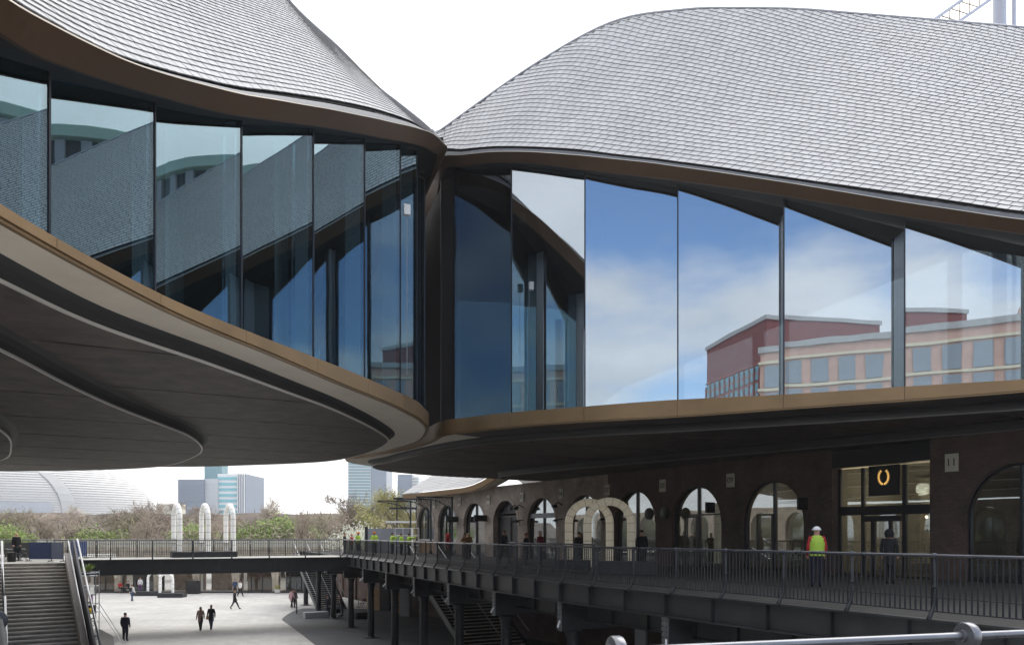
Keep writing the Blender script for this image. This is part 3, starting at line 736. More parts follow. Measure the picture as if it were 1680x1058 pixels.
# lettering helper
def text(s, size, mname, parent, M, name='lettering', depth=.004):
    cu = bpy.data.curves.new('t', 'FONT'); cu.body = s; cu.size = size; cu.align_x = 'CENTER'; cu.align_y = 'CENTER'; cu.extrude = depth
    to = bpy.data.objects.new('t', cu); COL.objects.link(to)
    dg = bpy.context.evaluated_depsgraph_get(); me = bpy.data.meshes.new_from_object(to.evaluated_get(dg)); bpy.data.objects.remove(to)
    me.transform(M); me.materials.clear(); me.materials.append(MAT[mname])
    o = bpy.data.objects.new(name, me); COL.objects.link(o); o.parent = parent; return o
RXW = Matrix.Rotation(math.pi/2, 4, 'X')
signs = [(0, '09'), (1, '08'), (2, '07'), (3, '06'), (4, '05'), (5, '04'), (6, '03'), (7.0, '02'), (7.66, '01')]
for kk, s_ in signs+[(-2.21, '11')]:
    xx = -kk*WB; b_ = MB(); b_.box((xx, -.05, 9.28), (.46, .05, .62)); o = b_.build('number_plate', 'cream_wall', WH, local=True)
    text(s_, .38, 'black', o, Matrix.Translation((xx, -.082, 9.28)) @ RXW)
# sign board in the ninth arch
o = [c_ for c_ in WH.children if c_.name.startswith('arched_window')][0]
text('sacred gold', .26, 'white', o, Matrix.Translation((2.35-.7, .36, 8.18)) @ RXW)
# lower storey wall, rear, ends, inner walls
m = MB(); m.box((-6.2, .4, DECK/2-.15), (60.4, .8, DECK-.3)); m.build('lower_wall', 'brick_dark', WH, local=True)
m = MB(); m.box((-6.2, 6.9, 5.0), (60.4, .4, 10.0)); m.build('rear_wall', 'brick_dark', WH, local=True)
m = MB(); m.box((-36.2, 3.75, 5.02), (.4, 5.85, 10.04)); m.build('end_wall', 'brick_pale', WH, local=True)
m = MB(); m.box((-6.2, 3.75, DECK+.02), (59.6, 5.8, .04)); m.build('shop_floor', 'interior_floor', WH, local=True)
m = MB(); m.box((-6.2, 3.5, 10.1), (60.2, 6.6, .06)); m.build('shop_ceiling', 'interior', WH, local=True)
for xx in [-k*WB for k in range(-0, 8)]+[4.72, 9.9, 14.7]:
    m = MB(); m.box((xx, 3.8, 7.6), (.3, 5.6, 4.7)); m.build('partition', 'cream_wall', WH, local=True)
m = MB(); m.box((7.2, 5.6, 7.6), (4.6, .1, 4.7)); m.build('shop_wall', 'cream_wall', WH, local=True)
for xx in (7.2, 2.35, -7.05, -16.45):
    m = MB(); m.box((xx, 5.2, 7.4), (2.6, .4, 3.6)); m.build('display_shelf', 'cream_wall' if xx != 2.35 else 'timber', WH, local=True)
def lamp(name, x, y, z, r=.05, e=None):
    m = MB(); m.lathe([(.01, -r), (r*.8, -r*.6), (r, 0), (r*.8, r*.6), (.01, r)], (x, y, z), 8); return m.build(name, 'bulb', WH, local=True, smooth=True)
for x_, y_, z_ in ((2.75, 1.6, 8.35), (2.9, 1.9, 8.4), (2.6, 1.5, 8.08), (3.05, 1.6, 8.06), (3.15, 1.8, 8.07), (3.75, 1.3, 8.32)): lamp('pendant_bulb', x_, y_, z_, .055)
for x_ in (8.55, 8.85): lamp('spot_lamp', x_, 1.4, 7.45, .05)
for (x_, y_, z_), e_ in (((7.3, 3.0, 8.6), 130), ((2.4, 3.0, 8.8), 34), ((-2.3, 3, 8.6), 20), ((-7, 3, 8.6), 20), ((-11.7, 3, 8.6), 16), ((-16.4, 3, 8.4), 12), ((12.5, 3, 8.6), 14)):
    ld = bpy.data.lights.new('shop_light', 'POINT'); ld.energy = e_; ld.shadow_soft_size = .25; ld.color = (1, .88, .66)
    lo = bpy.data.objects.new('shop_light', ld); COL.objects.link(lo); lo.parent = WH; lo.location = (x_, y_, z_)
# wall lamps (round black) and brackets with heads along the piers
for xx in (-4.1, -5.3):
    m = MB(); m.lathe([(.06, -.1), (.30, -.05), (.32, .06), (.05, .1)], (xx, -.45, 7.85), 14, axis='y'); o = m.build('round_projecting_sign', 'black', WH, local=True)
    m = MB(); m.bar((xx, -.02, 7.85), (xx, -.4, 7.85), .04, .04); m.build('arm', 'black', o, local=True)
for kk in (1.96, 2.98, 3.98, 4.1):
    xx = -kk*WB
    m = MB(); m.tube([(xx, 0, 8.6), (xx, -.35, 8.75), (xx, -.55, 8.6)], .03, 6); m.lathe([(.05, .12), (.16, .1), (.2, -.05), (.02, -.1)], (xx, -.58, 8.5), 10); m.build('wall_lamp', 'black', WH, local=True)
    m = MB(); m.tube([(xx, 0, 7.75), (xx, -.4, 7.7)], .03, 6); m.lathe([(.05, .1), (.22, 0), (.02, -.06)], (xx, -.5, 7.62), 10); m.build('wall_lamp', 'black', WH, local=True)
for xx in (-1.0, 4.3):
    m = MB(); m.box((xx, -.35, 8.05), (.09, .55, .5)); m.build('projecting_sign', 'black', WH, local=True)
for kk in (5.02, 6.02):
    m = MB(); m.box((-kk*WB-.2, -.55, 7.95), (.12, 1.0, .45)); m.build('projecting_sign', 'black', WH, local=True)
# roof of the part beyond the pavilion
m = MB(); NS = 14
eave = []; rdg = []
for i in range(NS+1):
    x_ = -37.2+i*(18.5/NS); rise = 1.4*max(0, (x_+26)/7.3)**2
    eave.append((x_, -1.1, 10.25+rise)); rdg.append((x_, 6.0, 14.6+rise))
m.strip(eave, rdg); m.strip(rdg, [(e[0], 13.0, 10.25) for e in eave]); R2 = m.build('roof', 'slate', WH, local=True)
m = MB(); m.solid([(e[0], -1.1, e[2]-.06) for e in eave], [(e[0], -1.02, e[2]-.06) for e in eave], [(e[0], -.9, e[2]-.42) for e in eave], [(e[0], -.98, e[2]-.42) for e in eave]); m.build('eave_fascia', 'bronze', WH, local=True, fixn=True)
m = MB(); m.strip([(e[0], -.95, e[2]-.40) for e in eave], [(e[0], .3, e[2]-.3) for e in eave]); m.build('eave_soffit', 'soffit_cream', WH, local=True)
for j in range(26):
    v0, v1 = j/26, (j+1)/26+.006; m = MB()
    for (a, b), (a2, b2) in zip(zip(eave[:-1], rdg[:-1]), zip(eave[1:], rdg[1:])):
        q = [Vector(a).lerp(Vector(b), v0)+Vector((0, -.02, .03)), Vector(a2).lerp(Vector(b2), v0)+Vector((0, -.02, .03)), Vector(a2).lerp(Vector(b2), v1)+Vector((0, 0, .008)), Vector(a).lerp(Vector(b), v1)+Vector((0, 0, .008))]
        m.hexa([v-Vector((0, 0, .012)) for v in q]+q)
    m.build('slate_course', 'slate', R2, local=True)
# cast iron canopy brackets standing before the last bays
def iron_bracket(x, label):
    T = thing('iron_canopy_bracket', label, 'bracket', wl(x, -.45, DECK), WRZ, 'ornate iron brackets')
    m = MB(); m.lathe([(.14, 0), (.14, .25), (.08, .3), (.075, 4.3), (.12, 4.4), (.12, 4.5)], (0, 0, 0), 10); m.build('post', 'iron', T, local=True)
    m = MB(); m.bar((0, .0, 4.42), (0, -3.0, 4.42), .07, .08); m.build('top_rail', 'iron', T, local=True)
    m = MB(); m.tube([(0, -.06, 2.9), (0, -.22, 3.4), (0, -.62, 3.85), (0, -1.2, 4.1), (0, -2.1, 4.28), (0, -2.95, 4.36)], .04, 6); m.build('curved_brace', 'iron', T, local=True)
    for cy, cz, r in ((-.42, 4.05, .28), (-.95, 4.23, .15), (-1.32, 4.28, .11), (-1.65, 4.32, .085), (-1.95, 4.345, .065)):
        m = MB(); m.tube([(0, cy+r*math.cos(a*.5236), cz+r*math.sin(a*.5236)) for a in range(13)], .025, 5, cap=False); m.build('scroll', 'iron', T, local=True)
    m = MB(); m.tube([(0, -.42+.13*math.cos(a*.5236), 4.05+.13*math.sin(a*.5236)) for a in range(13)], .025, 5, cap=False); m.build('scroll', 'iron', T, local=True)
    return T
iron_bracket(-6.10*WB, 'ornate iron canopy bracket between the second and third arch from the far end')
iron_bracket(-6.95*WB, 'ornate iron canopy bracket between the two farthest arches of the arcade')
iron_bracket(-7.85*WB, 'outermost ornate iron canopy bracket, at the far corner of the arcade')

# ------------------------------------------------------------------ raised walkway in front of the warehouse
EDGE = [(-20.5, 76.3), (-12.3, 57.8), (-8.3, 48.5), (-4.28, 39.2), (1.56, 26.3), (4.36, 21.2), (6.1, 18.1), (8.5, 13.6), (11.5, 8.0)]
ED = smooth_rows([(a, b) for a, b in EDGE], .2); EP = [Vector((r[0], r[1], 0)) for r in ED]
ES = [0]
for i in range(1, len(EP)): ES.append(ES[-1]+(EP[i]-EP[i-1]).length)
def edge(s, inset=0., z=0.):
    s = min(max(s, 0), ES[-1]-1e-4); i = max(k for k in range(len(ES)-1) if ES[k] <= s); t = (s-ES[i])/(ES[i+1]-ES[i])
    p = EP[i].lerp(EP[i+1], t); d = (EP[i+1]-EP[i]).normalized(); nn = Vector((-d.y, d.x, 0))   # inwards
    q = p+nn*inset; return Vector((q.x, q.y, z))
def s_at_px(x):
    best = None
    for i in range(len(EP)):
        e = abs(CX+F*EP[i].x/EP[i].y-x)
        if best is None or e < best[0]: best = (e, ES[i])
    return best[1]
SA = s_at_px(563); SCc = s_at_px(918)
WK = thing('raised_walkway', 'dark iron walkway deck on plate girders in front of the brick arcade', 'walkway', edge(SCc, 2, DECK-.3))
poly = [(p.x, p.y) for p in EP[::4]]+[(12.0, 8.2)]
f1 = wl(25, .05, 0); f0 = wl(-36.4, .05, 0)
poly += [(f1.x+1, f1.y-4), (f1.x, f1.y), (f0.x, f0.y), (-14, 82), (-20.5, 77)]
inner = [(edge(s, .12).x, edge(s, .12).y) for s in np.linspace(0, ES[-1]-.2, 60)]
MB().prism(inner+[(f1.x+1, f1.y-6), (f1.x, f1.y), (f0.x, f0.y), (-13, 84)], DECK-.14, DECK-.004).build('deck', 'deck_paving', WK)
PS = 1.8
ss = [SCc+PS*i for i in range(-40, 30) if 0.3 < SCc+PS*i < ES[-1]-.3]
for a, b in zip(ss[:-1], ss[1:]):
    A = edge(a); B = edge(b)
    m = MB(); m.hexa([edge(a, .10, 4.585), edge(a, .12, 4.585), edge(b, .12, 4.585), edge(b, .10, 4.585), edge(a, .10, 5.165), edge(a, .12, 5.165), edge(b, .12, 5.165), edge(b, .10, 5.165)])
    m.build('girder_web', 'iron_grey', WK, fixn=True)
sl = [s for s in np.linspace(.2, ES[-1]-.3, 90)]
for nm, z0, z1, o0, o1 in (('top_flange', 5.17, 5.21, -.03, .22), ('bottom_flange', 4.55, 4.58, -.03, .22)):
    m = MB(); m.solid([edge(s, o0, z0) for s in sl], [edge(s, o1, z0) for s in sl], [edge(s, o1, z1) for s in sl], [edge(s, o0, z1) for s in sl]); m.build(nm, 'iron_grey', WK, fixn=True)
for s in ss:
    m = MB(); m.hexa([edge(s-.012, -.02, 4.583), edge(s+.012, -.02, 4.583), edge(s+.012, .098, 4.583), edge(s-.012, .098, 4.583), edge(s-.012, -.02, 5.168), edge(s+.012, -.02, 5.168), edge(s+.012, .098, 5.168), edge(s-.012, .098, 5.168)])
    m.build('stiffener', 'iron', WK, fixn=True)
# cross girders with bolted end plates, set-back girder, columns
cs = [SCc+5.4*i for i in range(-3, 3) if SCc+5.4*i < ES[-1]-1]
for st_ in (5.8, 6.1, 6.3, 6.5, 6.6, 6.6):
    if cs[0]-st_ > .5: cs.insert(0, cs[0]-st_)
ordn = ['first', 'second', 'third', 'fourth', 'fifth', 'sixth', 'seventh', 'eighth', 'ninth', 'tenth', 'eleventh', 'twelfth']
for j, s in enumerate(cs):
    m = MB()
    def slab(o0, o1, h0, h1, w): return [edge(s-w, o0, h0), edge(s+w, o0, h0), edge(s+w, o1, h0), edge(s-w, o1, h0), edge(s-w, o0, h1), edge(s+w, o0, h1), edge(s+w, o1, h1), edge(s-w, o1, h1)]
    m.hexa(slab(.03, 7.5, 3.62, 4.54, .16)); cg = m.build('cross_girder', 'iron', WK, fixn=True)
    m = MB(); m.hexa(slab(.0, .028, 3.60, 4.54, .13)); ep_ = m.build('end_plate', 'plate', cg, fixn=True)
    m = MB()
    for zb in np.linspace(3.7, 4.45, 6):
        for dx in (-.08, .08): c_ = edge(s+dx, -.008, zb); m.box(c_, (.03, .03, .03), .4)
    bo = m.build('bolts', 'iron', cg); bo['kind'] = 'stuff'
    m = MB(); a = edge(s+.35, -.25, 3.78); b = edge(s-.05, .1, 3.98); m.bar(a, b, .05, .07); m.build('strip_lamp', 'lamp_white', cg)
    if j < len(cs)-1:
        s2 = cs[j+1]
        m = MB(); m.solid([edge(t, 1.0, 3.95) for t in (s+.17, (s+s2)/2, s2-.17)], [edge(t, 1.03, 3.95) for t in (s+.17, (s+s2)/2, s2-.17)], [edge(t, 1.03, 4.54) for t in (s+.17, (s+s2)/2, s2-.17)], [edge(t, 1.0, 4.54) for t in (s+.17, (s+s2)/2, s2-.17)])
        ig = m.build('inner_girder', 'iron_grey', WK, fixn=True)
        m = MB(); m.solid([edge(t, .88, 3.92) for t in (s+.17, s2-.17)], [edge(t, 1.15, 3.92) for t in (s+.17, s2-.17)], [edge(t, 1.15, 3.945) for t in (s+.17, s2-.17)], [edge(t, .88, 3.945) for t in (s+.17, s2-.17)]); m.build('flange', 'iron_grey', ig, fixn=True)
        for f_ in (.33, .66):
            t = s*(1-f_)+s2*f_; m = MB(); m.hexa([edge(t-.012, .88, 3.95), edge(t+.012, .88, 3.95), edge(t+.012, .995, 3.95), edge(t-.012, .995, 3.95), edge(t-.012, .88, 4.54), edge(t+.012, .88, 4.54), edge(t+.012, .995, 4.54), edge(t-.012, .995, 4.54)]); m.build('stiffener', 'iron', ig, fixn=True)
    q = edge(s+.0, .55, 0)
    if j == 0:
        C0 = thing('cast_iron_support', 'x', 'column', q, 0, 'iron columns under the walkway')
        m = MB(); m.lathe([(.30, 0), (.30, .06), (.225, .12), (.205, 2.7), (.235, 2.72), (.235, 2.8), (.205, 2.82), (.205, 3.25), (.26, 3.45), (.30, 3.59)], (0, 0, 0), 16); m.build('shaft', 'iron', C0, local=True, auto=40)
        m = MB(); m.lathe([(.55, .004), (.55, .03), (.53, .035)], (0, 0, 0), 16); m.build('base_plate', 'iron_grey', C0, local=True)
        cc_ = C0
    else: cc_ = copy_tree(C0, q)
    nfar = len(cs)-j
    cc_['label'] = 'round dark iron column under the walkway, the %s from the far end of the row' % ordn[j]
# inner solid wall under the deck is the warehouse itself; ground under the walkway is darker
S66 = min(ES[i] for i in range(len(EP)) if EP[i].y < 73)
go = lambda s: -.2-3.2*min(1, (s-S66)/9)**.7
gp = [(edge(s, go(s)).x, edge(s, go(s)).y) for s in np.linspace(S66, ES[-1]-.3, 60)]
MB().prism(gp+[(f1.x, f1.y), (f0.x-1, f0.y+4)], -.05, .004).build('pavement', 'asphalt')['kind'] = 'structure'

# ------------------------------------------------------------------ railings
def post_mesh():
    m = MB(); m.tube([(0, -.20, .0), (0, -.13, .10), (0, -.03, .26), (0, 0, .42), (0, 0, 1.16)], [.045, .042, .038, .036, .036], 6)
    m.lathe([(.01, -.05), (.05, -.025), (.055, 0), (.05, .025), (.01, .05)], (0, 0, .62), 8); return m
def railing(name, label, pts, spacing, top=1.2, base=DECK, bal=.11, nbal=300, posts=True, mat_r='rail', mat_b='iron', outward=None, near_first=True):
    """pts: function s->(x,y) with length; builds posts, top rail, balusters"""
    fn, L = pts
    T = thing(name, label, 'railing', (*fn(L/2)[:2], base))
    npost = max(2, int(round(L/spacing))+1)
    pm = None
    for i in range(npost):
        s = L*i/(npost-1); p = fn(s); d = (Vector(fn(min(s+.05, L)))-Vector(fn(max(s-.05, 0)))).normalized(); rz = math.atan2(d.y, d.x)
        lp = Vector((p[0], p[1], base))-T.location
        if pm is None:
            o = post_mesh().build('post', mat_b, T, local=True, smooth=True); o.location = lp; o.rotation_euler = (0, 0, rz); pm = o
        else: o = share(pm, 'post', lp, rz, T)
        if i == 0: km = None
    m = MB(); k = max(2, int(L/.8)); m.tube([Vector((*fn(L*i/k)[:2], base+top)) for i in range(k+1)], .032, 8); m.build('top_rail', mat_r, T, smooth=True)
    m = MB(); m.tube([Vector((*fn(L*i/k)[:2], base+.42)) for i in range(k+1)], .012, 5); m.build('lower_rail', mat_b, T, smooth=True)
    m = MB(); m.tube([Vector((*fn(L*i/k)[:2], base+.16)) for i in range(k+1)], .016, 5); m.build('bottom_rail', mat_b, T, smooth=True)
    cm = None
    for i in range(npost):   # the collars that clip the rail to the posts
        s = L*i/(npost-1); p = fn(s); d = (Vector(fn(min(s+.05, L)))-Vector(fn(max(s-.05, 0)))).normalized(); rz = math.atan2(d.y, d.x)
        lp = Vector((p[0], p[1], base+top))-T.location
        if cm is None:
            mm = MB(); mm.lathe([(.036, -.035), (.052, -.03), (.052, .03), (.036, .035)], (0, 0, 0), 10, axis='x'); o = mm.build('collar', mat_r, T, local=True); o.location = lp; o.rotation_euler = (0, 0, rz); cm = o
        else: share(cm, 'collar', lp, rz, T)
    nb = int(L/bal); rest = MB(); bm_ = None
    for i in range(1, nb):
        s = L*i/nb
        if near_first: own = i > nb-nbal
        else: own = i < nbal
        p = fn(s)
        if own:
            lp = Vector((p[0], p[1], base+.16))-T.location
            if bm_ is None:
                mm = MB(); mm.box((0, 0, (top-.2)/2), (.024, .024, top-.2)); o = mm.build('baluster', mat_b, T, local=True); o.location = lp; bm_ = o
            else: share(bm_, 'baluster', lp, 0, T)
        else: rest.box((p[0], p[1], base+.16+(top-.2)/2), (.016, .016, top-.2))
    if rest.v: rest.build('balusters', mat_b, T)['kind'] = 'stuff'
    return T
SE = ES[-1]-.4; S0 = SA
railing('walkway_railing', 'dark iron balustrade with rounded posts along the edge of the raised walkway', (lambda s: tuple(edge(SCc+(s-(SCc-S0)), .06)[:2]), SE-S0), 1.8)
def seg(a, b):
    a, b = Vector(a), Vector(b); L = (b-a).length; return (lambda s: tuple(a.lerp(b, min(max(s/L, 0), 1))[:2]), L)
def polyseg(pts):
    pts = [Vector(p) for p in pts]; cum = [0]
    for a, b in zip(pts[:-1], pts[1:]): cum.append(cum[-1]+(b-a).length)
    def fn(s):
        s = min(max(s, 0), cum[-1]-1e-5); i = max(k for k in range(len(cum)-1) if cum[k] <= s); return tuple(pts[i].lerp(pts[i+1], (s-cum[i])/(cum[i+1]-cum[i]))[:2])
    return fn, cum[-1]
# bridge across the yard
B0, B1 = Vector((-27.4, 49.4, 0)), Vector((-12.2, 56.2, 0)); BD = (B1-B0).normalized(); BN = Vector((-BD.y, BD.x, 0))
BR = thing('footbridge', 'black plate girder footbridge crossing the yard', 'bridge', (B0+B1)/2+Vector((0, 0, 4.2)))
m = MB(); e0, e1 = B0-BD*6, B1+BD*3
m.prism([tuple((e0+BN*.2)[:2]), tuple((e1+BN*.2)[:2]), tuple((e1+BN*5.3)[:2]), tuple((e0+BN*5.3)[:2])], DECK-.2, DECK-.012); m.build('deck', 'deck_light', BR)
for nm, o_ in (('girder', 0.), ('girder', 5.32)):
    k = 7
    for i in range(k):
        a = e0.lerp(e1, i/k); b = e0.lerp(e1, (i+1)/k); a = a+BD*.004+BN*o_; b = b-BD*.004+BN*o_
        m = MB(); m.hexa([a+Vector((0, 0, 4.25)), b+Vector((0, 0, 4.25)), b+BN*.1+Vector((0, 0, 4.25)), a+BN*.1+Vector((0, 0, 4.25)), a+Vector((0, 0, 5.14)), b+Vector((0, 0, 5.14)), b+BN*.1+Vector((0, 0, 5.14)), a+BN*.1+Vector((0, 0, 5.14))])
        m.build('girder_panel', 'iron', BR, fixn=True)
m = MB(); m.bar(e0+BN*.02+Vector((0, 0, 5.17)), e1+BN*.02+Vector((0, 0, 5.17)), .3, .045); m.build('top_flange', 'iron_grey', BR)
m = MB(); m.bar(e0+BN*.02+Vector((0, 0, 4.22)), e1+BN*.02+Vector((0, 0, 4.22)), .3, .045); m.build('bottom_flange', 'iron', BR)
railing('bridge_railing', 'iron railing on the near side of the footbridge', seg(B0+BN*.12-BD*.3, B1+BN*.05), 2.5, bal=.12, near_first=True)
FT = railing('bridge_railing', 'iron railing with a pale timber bench rail on the far side of the footbridge', seg(B0+BN*5.1-BD*1.5, B1+BN*5.1+BD*2), 2.5, bal=.16, nbal=0, mat_r='iron')
m = MB(); m.bar(B0+BN*4.7+Vector((0, 0, 6.15)), B1+BN*4.7+Vector((0, 0, 6.15)), .45, .08); m.build('bench_rail', 'deck_light', FT)

# ------------------------------------------------------------------ left upper terrace and grand stair
SD = Vector((.55, -.835, 0)).normalized(); SN = Vector((-SD.y, SD.x, 0))      # down the flight; to its right hand side as seen from the foot is +SN
SN = Vector((.835, .55, 0)).normalized()
ST = Vector((-25.4, 45.0, 0))
NSTEP = 31; RISE = DECK/NSTEP; RUN = .40
terr = [tuple((ST+SN*.0)[:2]), tuple((B0-BD*.2)[:2]), tuple((B0+BN*6)[:2]), (-33, 66), (-75, 62), (-75, 14), tuple((ST-SN*24)[:2])]
MB().prism(terr, DECK-.4, DECK-.02).build('terrace', 'deck_light')['kind'] = 'structure'
MB().prism([(-29.5, 51), (-31, 58), (-75, 60), (-75, 20), (-47, 35)], 0, DECK-.42).build('terrace_base', 'brick_dark')['kind'] = 'structure'
SR = thing('stone_stair', 'broad flight of pale stone steps descending from the terrace into the yard', 'stairs', ST+SD*6)
for i in range(NSTEP):
    z1 = DECK-.02-RISE*(i+1)+RISE*.0; a = ST+SD*(RUN*i); b = ST+SD*(RUN*(i+1)+.03)
    deep = 1.2 if False else 0
    l = -13.0
    m = MB(); zt = DECK-.02-RISE*i-.002; zb = zt-RISE
    m.hexa([a+Vector((0, 0, zb-.25)), a+SN*l+Vector((0, 0, zb-.25)), b+SN*l+Vector((0, 0, zb-.05)), b+Vector((0, 0, zb-.05)), a+Vector((0, 0, zb)), a+SN*l+Vector((0, 0, zb)), b+SN*l+Vector((0, 0, zb)), b+Vector((0, 0, zb))])
    m.build('step', 'stone', SR, fixn=True)
    m = MB(); a2 = a+SD*.012
    m.hexa([a+SN*-.001+Vector((0, 0, zb+.002)), a+SN*l+Vector((0, 0, zb+.002)), a2+SN*l+Vector((0, 0, zb+.002)), a2+Vector((0, 0, zb+.002)), a+Vector((0, 0, zt-.045)), a+SN*l+Vector((0, 0, zt-.045)), a2+SN*l+Vector((0, 0, zt-.045)), a2+Vector((0, 0, zt-.045))])
    m.build('riser', 'riser', SR, fixn=True)
def fl_pt(t, side, z): q = ST+SD*(RUN*t)+SN*side; return Vector((q.x, q.y, DECK-RISE*t+z))
# clad stringer wall, dark panel, handrails
for (t0, t1) in ((-.6, 16), (16, NSTEP+1)):
    m = MB(); lo = -.4
    m.solid([fl_pt(t0, .02, lo), fl_pt(t1, .02, lo)], [fl_pt(t0, .34, lo), fl_pt(t1, .34, lo)], [fl_pt(t0, .34, .42), fl_pt(t1, .34, .42)], [fl_pt(t0, .02, .42), fl_pt(t1, .02, .42)]); m.build('stringer', 'stair_clad', SR, fixn=True)
m = MB(); m.solid([fl_pt(-1, .42, -.5), fl_pt(NSTEP, .42, -.5)], [fl_pt(-1, .52, -.5), fl_pt(NSTEP, .52, -.5)], [fl_pt(-1, .52, 1.12), fl_pt(NSTEP, .52, 1.12)], [fl_pt(-1, .42, 1.12), fl_pt(NSTEP, .42, 1.12)]); BP = m.build('balustrade_panel', 'navy_panel', SR, fixn=True)
m = MB(); m.tube([fl_pt(-1, .66, 1.15), fl_pt(NSTEP, .66, 1.15)], .05, 8); m.build('handrail', 'rail_light', SR, smooth=True)
m = MB(); m.tube([fl_pt(-1.5, .22, .95), fl_pt(15, .22, .95), fl_pt(NSTEP, .22, .95)], .04, 8); m.build('handrail', 'rail_light', SR, smooth=True)
m = MB(); m.tube([fl_pt(-1.5, -3.0, .95), fl_pt(14.5, -3.0, .95)], .06, 8); m.tube([fl_pt(14.5, -2.93, 1.0), fl_pt(NSTEP, -2.93, .95)], .06, 8); m.build('handrail', 'rail_light', SR, smooth=True)
for t in range(0, NSTEP, 3):
    m = MB(); m.tube([fl_pt(t, -3.0, .0), fl_pt(t, -3.0, .93)], .022, 6); m.build('handrail_post', 'rail', SR)
for t in range(1, NSTEP, 4):
    m = MB(); m.bar(fl_pt(t, .5, 1.02), fl_pt(t, .68, 1.10), .05, .05); m.build('rail_bracket', 'iron', BP)

# retaining wall under the walkway, running on from the warehouse to the viaduct
T = thing('retaining_wall', 'dark brick retaining wall under the far walkway, running on from the arcade', 'wall', wl(-49, .2, 0), WRZ)
for i in range(6):
    m = MB(); m.box((-10+i*4.3-.5, .3, 2.5), (4.28, .6, 5.0)); m.build('wall_bay', 'brick_dark', T, local=True)
    m = MB(); m.box((-10+i*4.3-2.6, -.1, 2.5), (.6, .2, 5.0)); m.build('pier', 'brick_dark', T, local=True)
# ------------------------------------------------------------------ metal stairs under the walkway
def metal_stair(label, top_left, width, ztop, ang_u=U, rise=.172, run=.29):
    n = int(round(ztop/rise)); d = -ang_u; r = Vector((.8660254, .5, 0)); o = Vector(top_left)
    T = thing('steel_stair', label, 'stairs', o+d*(n*run/2)+r*width/2)
    def q(t, s, z): p = o+d*(run*t)+r*s; return Vector((p.x, p.y, ztop-rise*t+z))
    for i in range(n):
        m = MB(); a, b = q(i, .08, 0), q(i+1, .08, 0)
        z = ztop-rise*(i+1)
        pts = [q(i, .08, 0), q(i, width-.08, 0), q(i+1.05, width-.08, 0), q(i+1.05, .08, 0)]
        m.hexa([Vector((p.x, p.y, z-.045)) for p in pts]+[Vector((p.x, p.y, z)) for p in pts]); m.build('tread', 'stone', T, fixn=True)
    for s in (0, width):
        m = MB(); m.solid([q(0, s, -.32), q(n, s, -.32)], [q(0, s+.06, -.32), q(n, s+.06, -.32)], [q(0, s+.06, .16), q(n, s+.06, .16)], [q(0, s, .16), q(n, s, .16)]); m.build('stringer', 'plate' if s == 0 else 'iron', T, fixn=True)
        m = MB(); m.tube([q(0, s+.03, 1.0), q(n, s+.03, 1.0)], .035, 7); m.build('handrail', 'rail_light', T, smooth=True)
        for t in range(0, n+1, 5): m = MB(); m.tube([q(t, s+.03, .1), q(t, s+.03, 1.0)], .018, 5); m.build('handrail_post', 'rail', T)
    m = MB(); m.tube([q(0, width*.5, 1.0), q(n, width*.5, 1.0)], .035, 7); m.build('handrail', 'rail_light', T, smooth=True)
    for t in range(0, n+1, 5): m = MB(); m.tube([q(t, width*.5, .0), q(t, width*.5, 1.0)], .018, 5); m.build('handrail_post', 'rail', T)
    m = MB(); m.solid([q(0, .07, -.34), q(n, .07, -.34)], [q(0, width-.02, -.34), q(n, width-.02, -.34)], [q(0, width-.02, -.30), q(n, width-.02, -.30)], [q(0, .07, -.30), q(n, .07, -.30)]); m.build('underside_sheet', 'black', T, fixn=True)
    return T
metal_stair('dark steel stair under the walkway beside the near iron columns', (-6.85, 52.9, 0), 4.2, 5.0)
metal_stair('dark steel stair under the walkway, beyond the footbridge', (-21.6, 78.2, 0), 2.6, 5.0)

# ------------------------------------------------------------------ illuminated arches
def light_arch(label, loc, direction, width, height, r, matn, group, plinth=True):
    rz = math.atan2(direction[1], direction[0])
    T = thing('light_arch', label, 'arch sculpture', loc, rz, group)
    R = width/2; zs = height-R-r; path = [(-R, 0, .02), (-R, 0, zs*.5), (-R, 0, zs)]+[(-R*math.cos(math.pi*i/16), 0, zs+R*math.sin(math.pi*i/16)) for i in range(1, 16)]+[(R, 0, zs), (R, 0, zs*.5), (R, 0, .02)]
    m = MB(); m.tube(path, r, 10); m.build('arch_tube', matn, T, local=True, auto=50)
    def ringat(p, d, rr_):
        mm = MB(); p = Vector(p); d = Vector(d).normalized(); mm.tube([p-d*.012, p+d*.012], rr_, 10); return mm
    for sx in (-R, R):
        k = int(zs/.42)
        for i in range(1, k+1): ringat((sx, 0, zs*i/k), (0, 0, 1), r*1.03).build('joint_band', 'joint', T, local=True)
    for i in range(1, 9):
        a = math.pi*i/9; ringat((-R*math.cos(a), 0, zs+R*math.sin(a)), (math.sin(a), 0, math.cos(a)), r*1.03).build('joint_band', 'joint', T, local=True)
    for off_ in (-.02, .02):
        pass
    return T
AD = (-.56, .83)
for x_, nm in ((290, 'first'), (336, 'middle'), (376.5, 'last')):
    q = P(x_, 0, 55.9+(x_-290)*.012); q.z = DECK+.38
    light_arch('tall white lattice light arch on the footbridge, %s of three on one black plinth' % nm, q, AD, 2.0, 3.45, .17, 'white_glow', 'light arches on the footbridge')
a = P(281, 0, 55.2); b = P(386, 0, 57.2); a.z = b.z = DECK+.18
m = MB(); m.bar(a, b, 1.9, .38, up=(0, 0, 1)); setp(m.build('plinth', 'plinth'), 'long black plinth under the three white arches on the footbridge', 'plinth')
light_arch('softly glowing cream light arch on the walkway, overlapping behind its twin', (3.82, 39.2, DECK+.02), (.97, -.22), 2.03, 3.35, .20, 'warm_glow', 'light arches on the walkway')
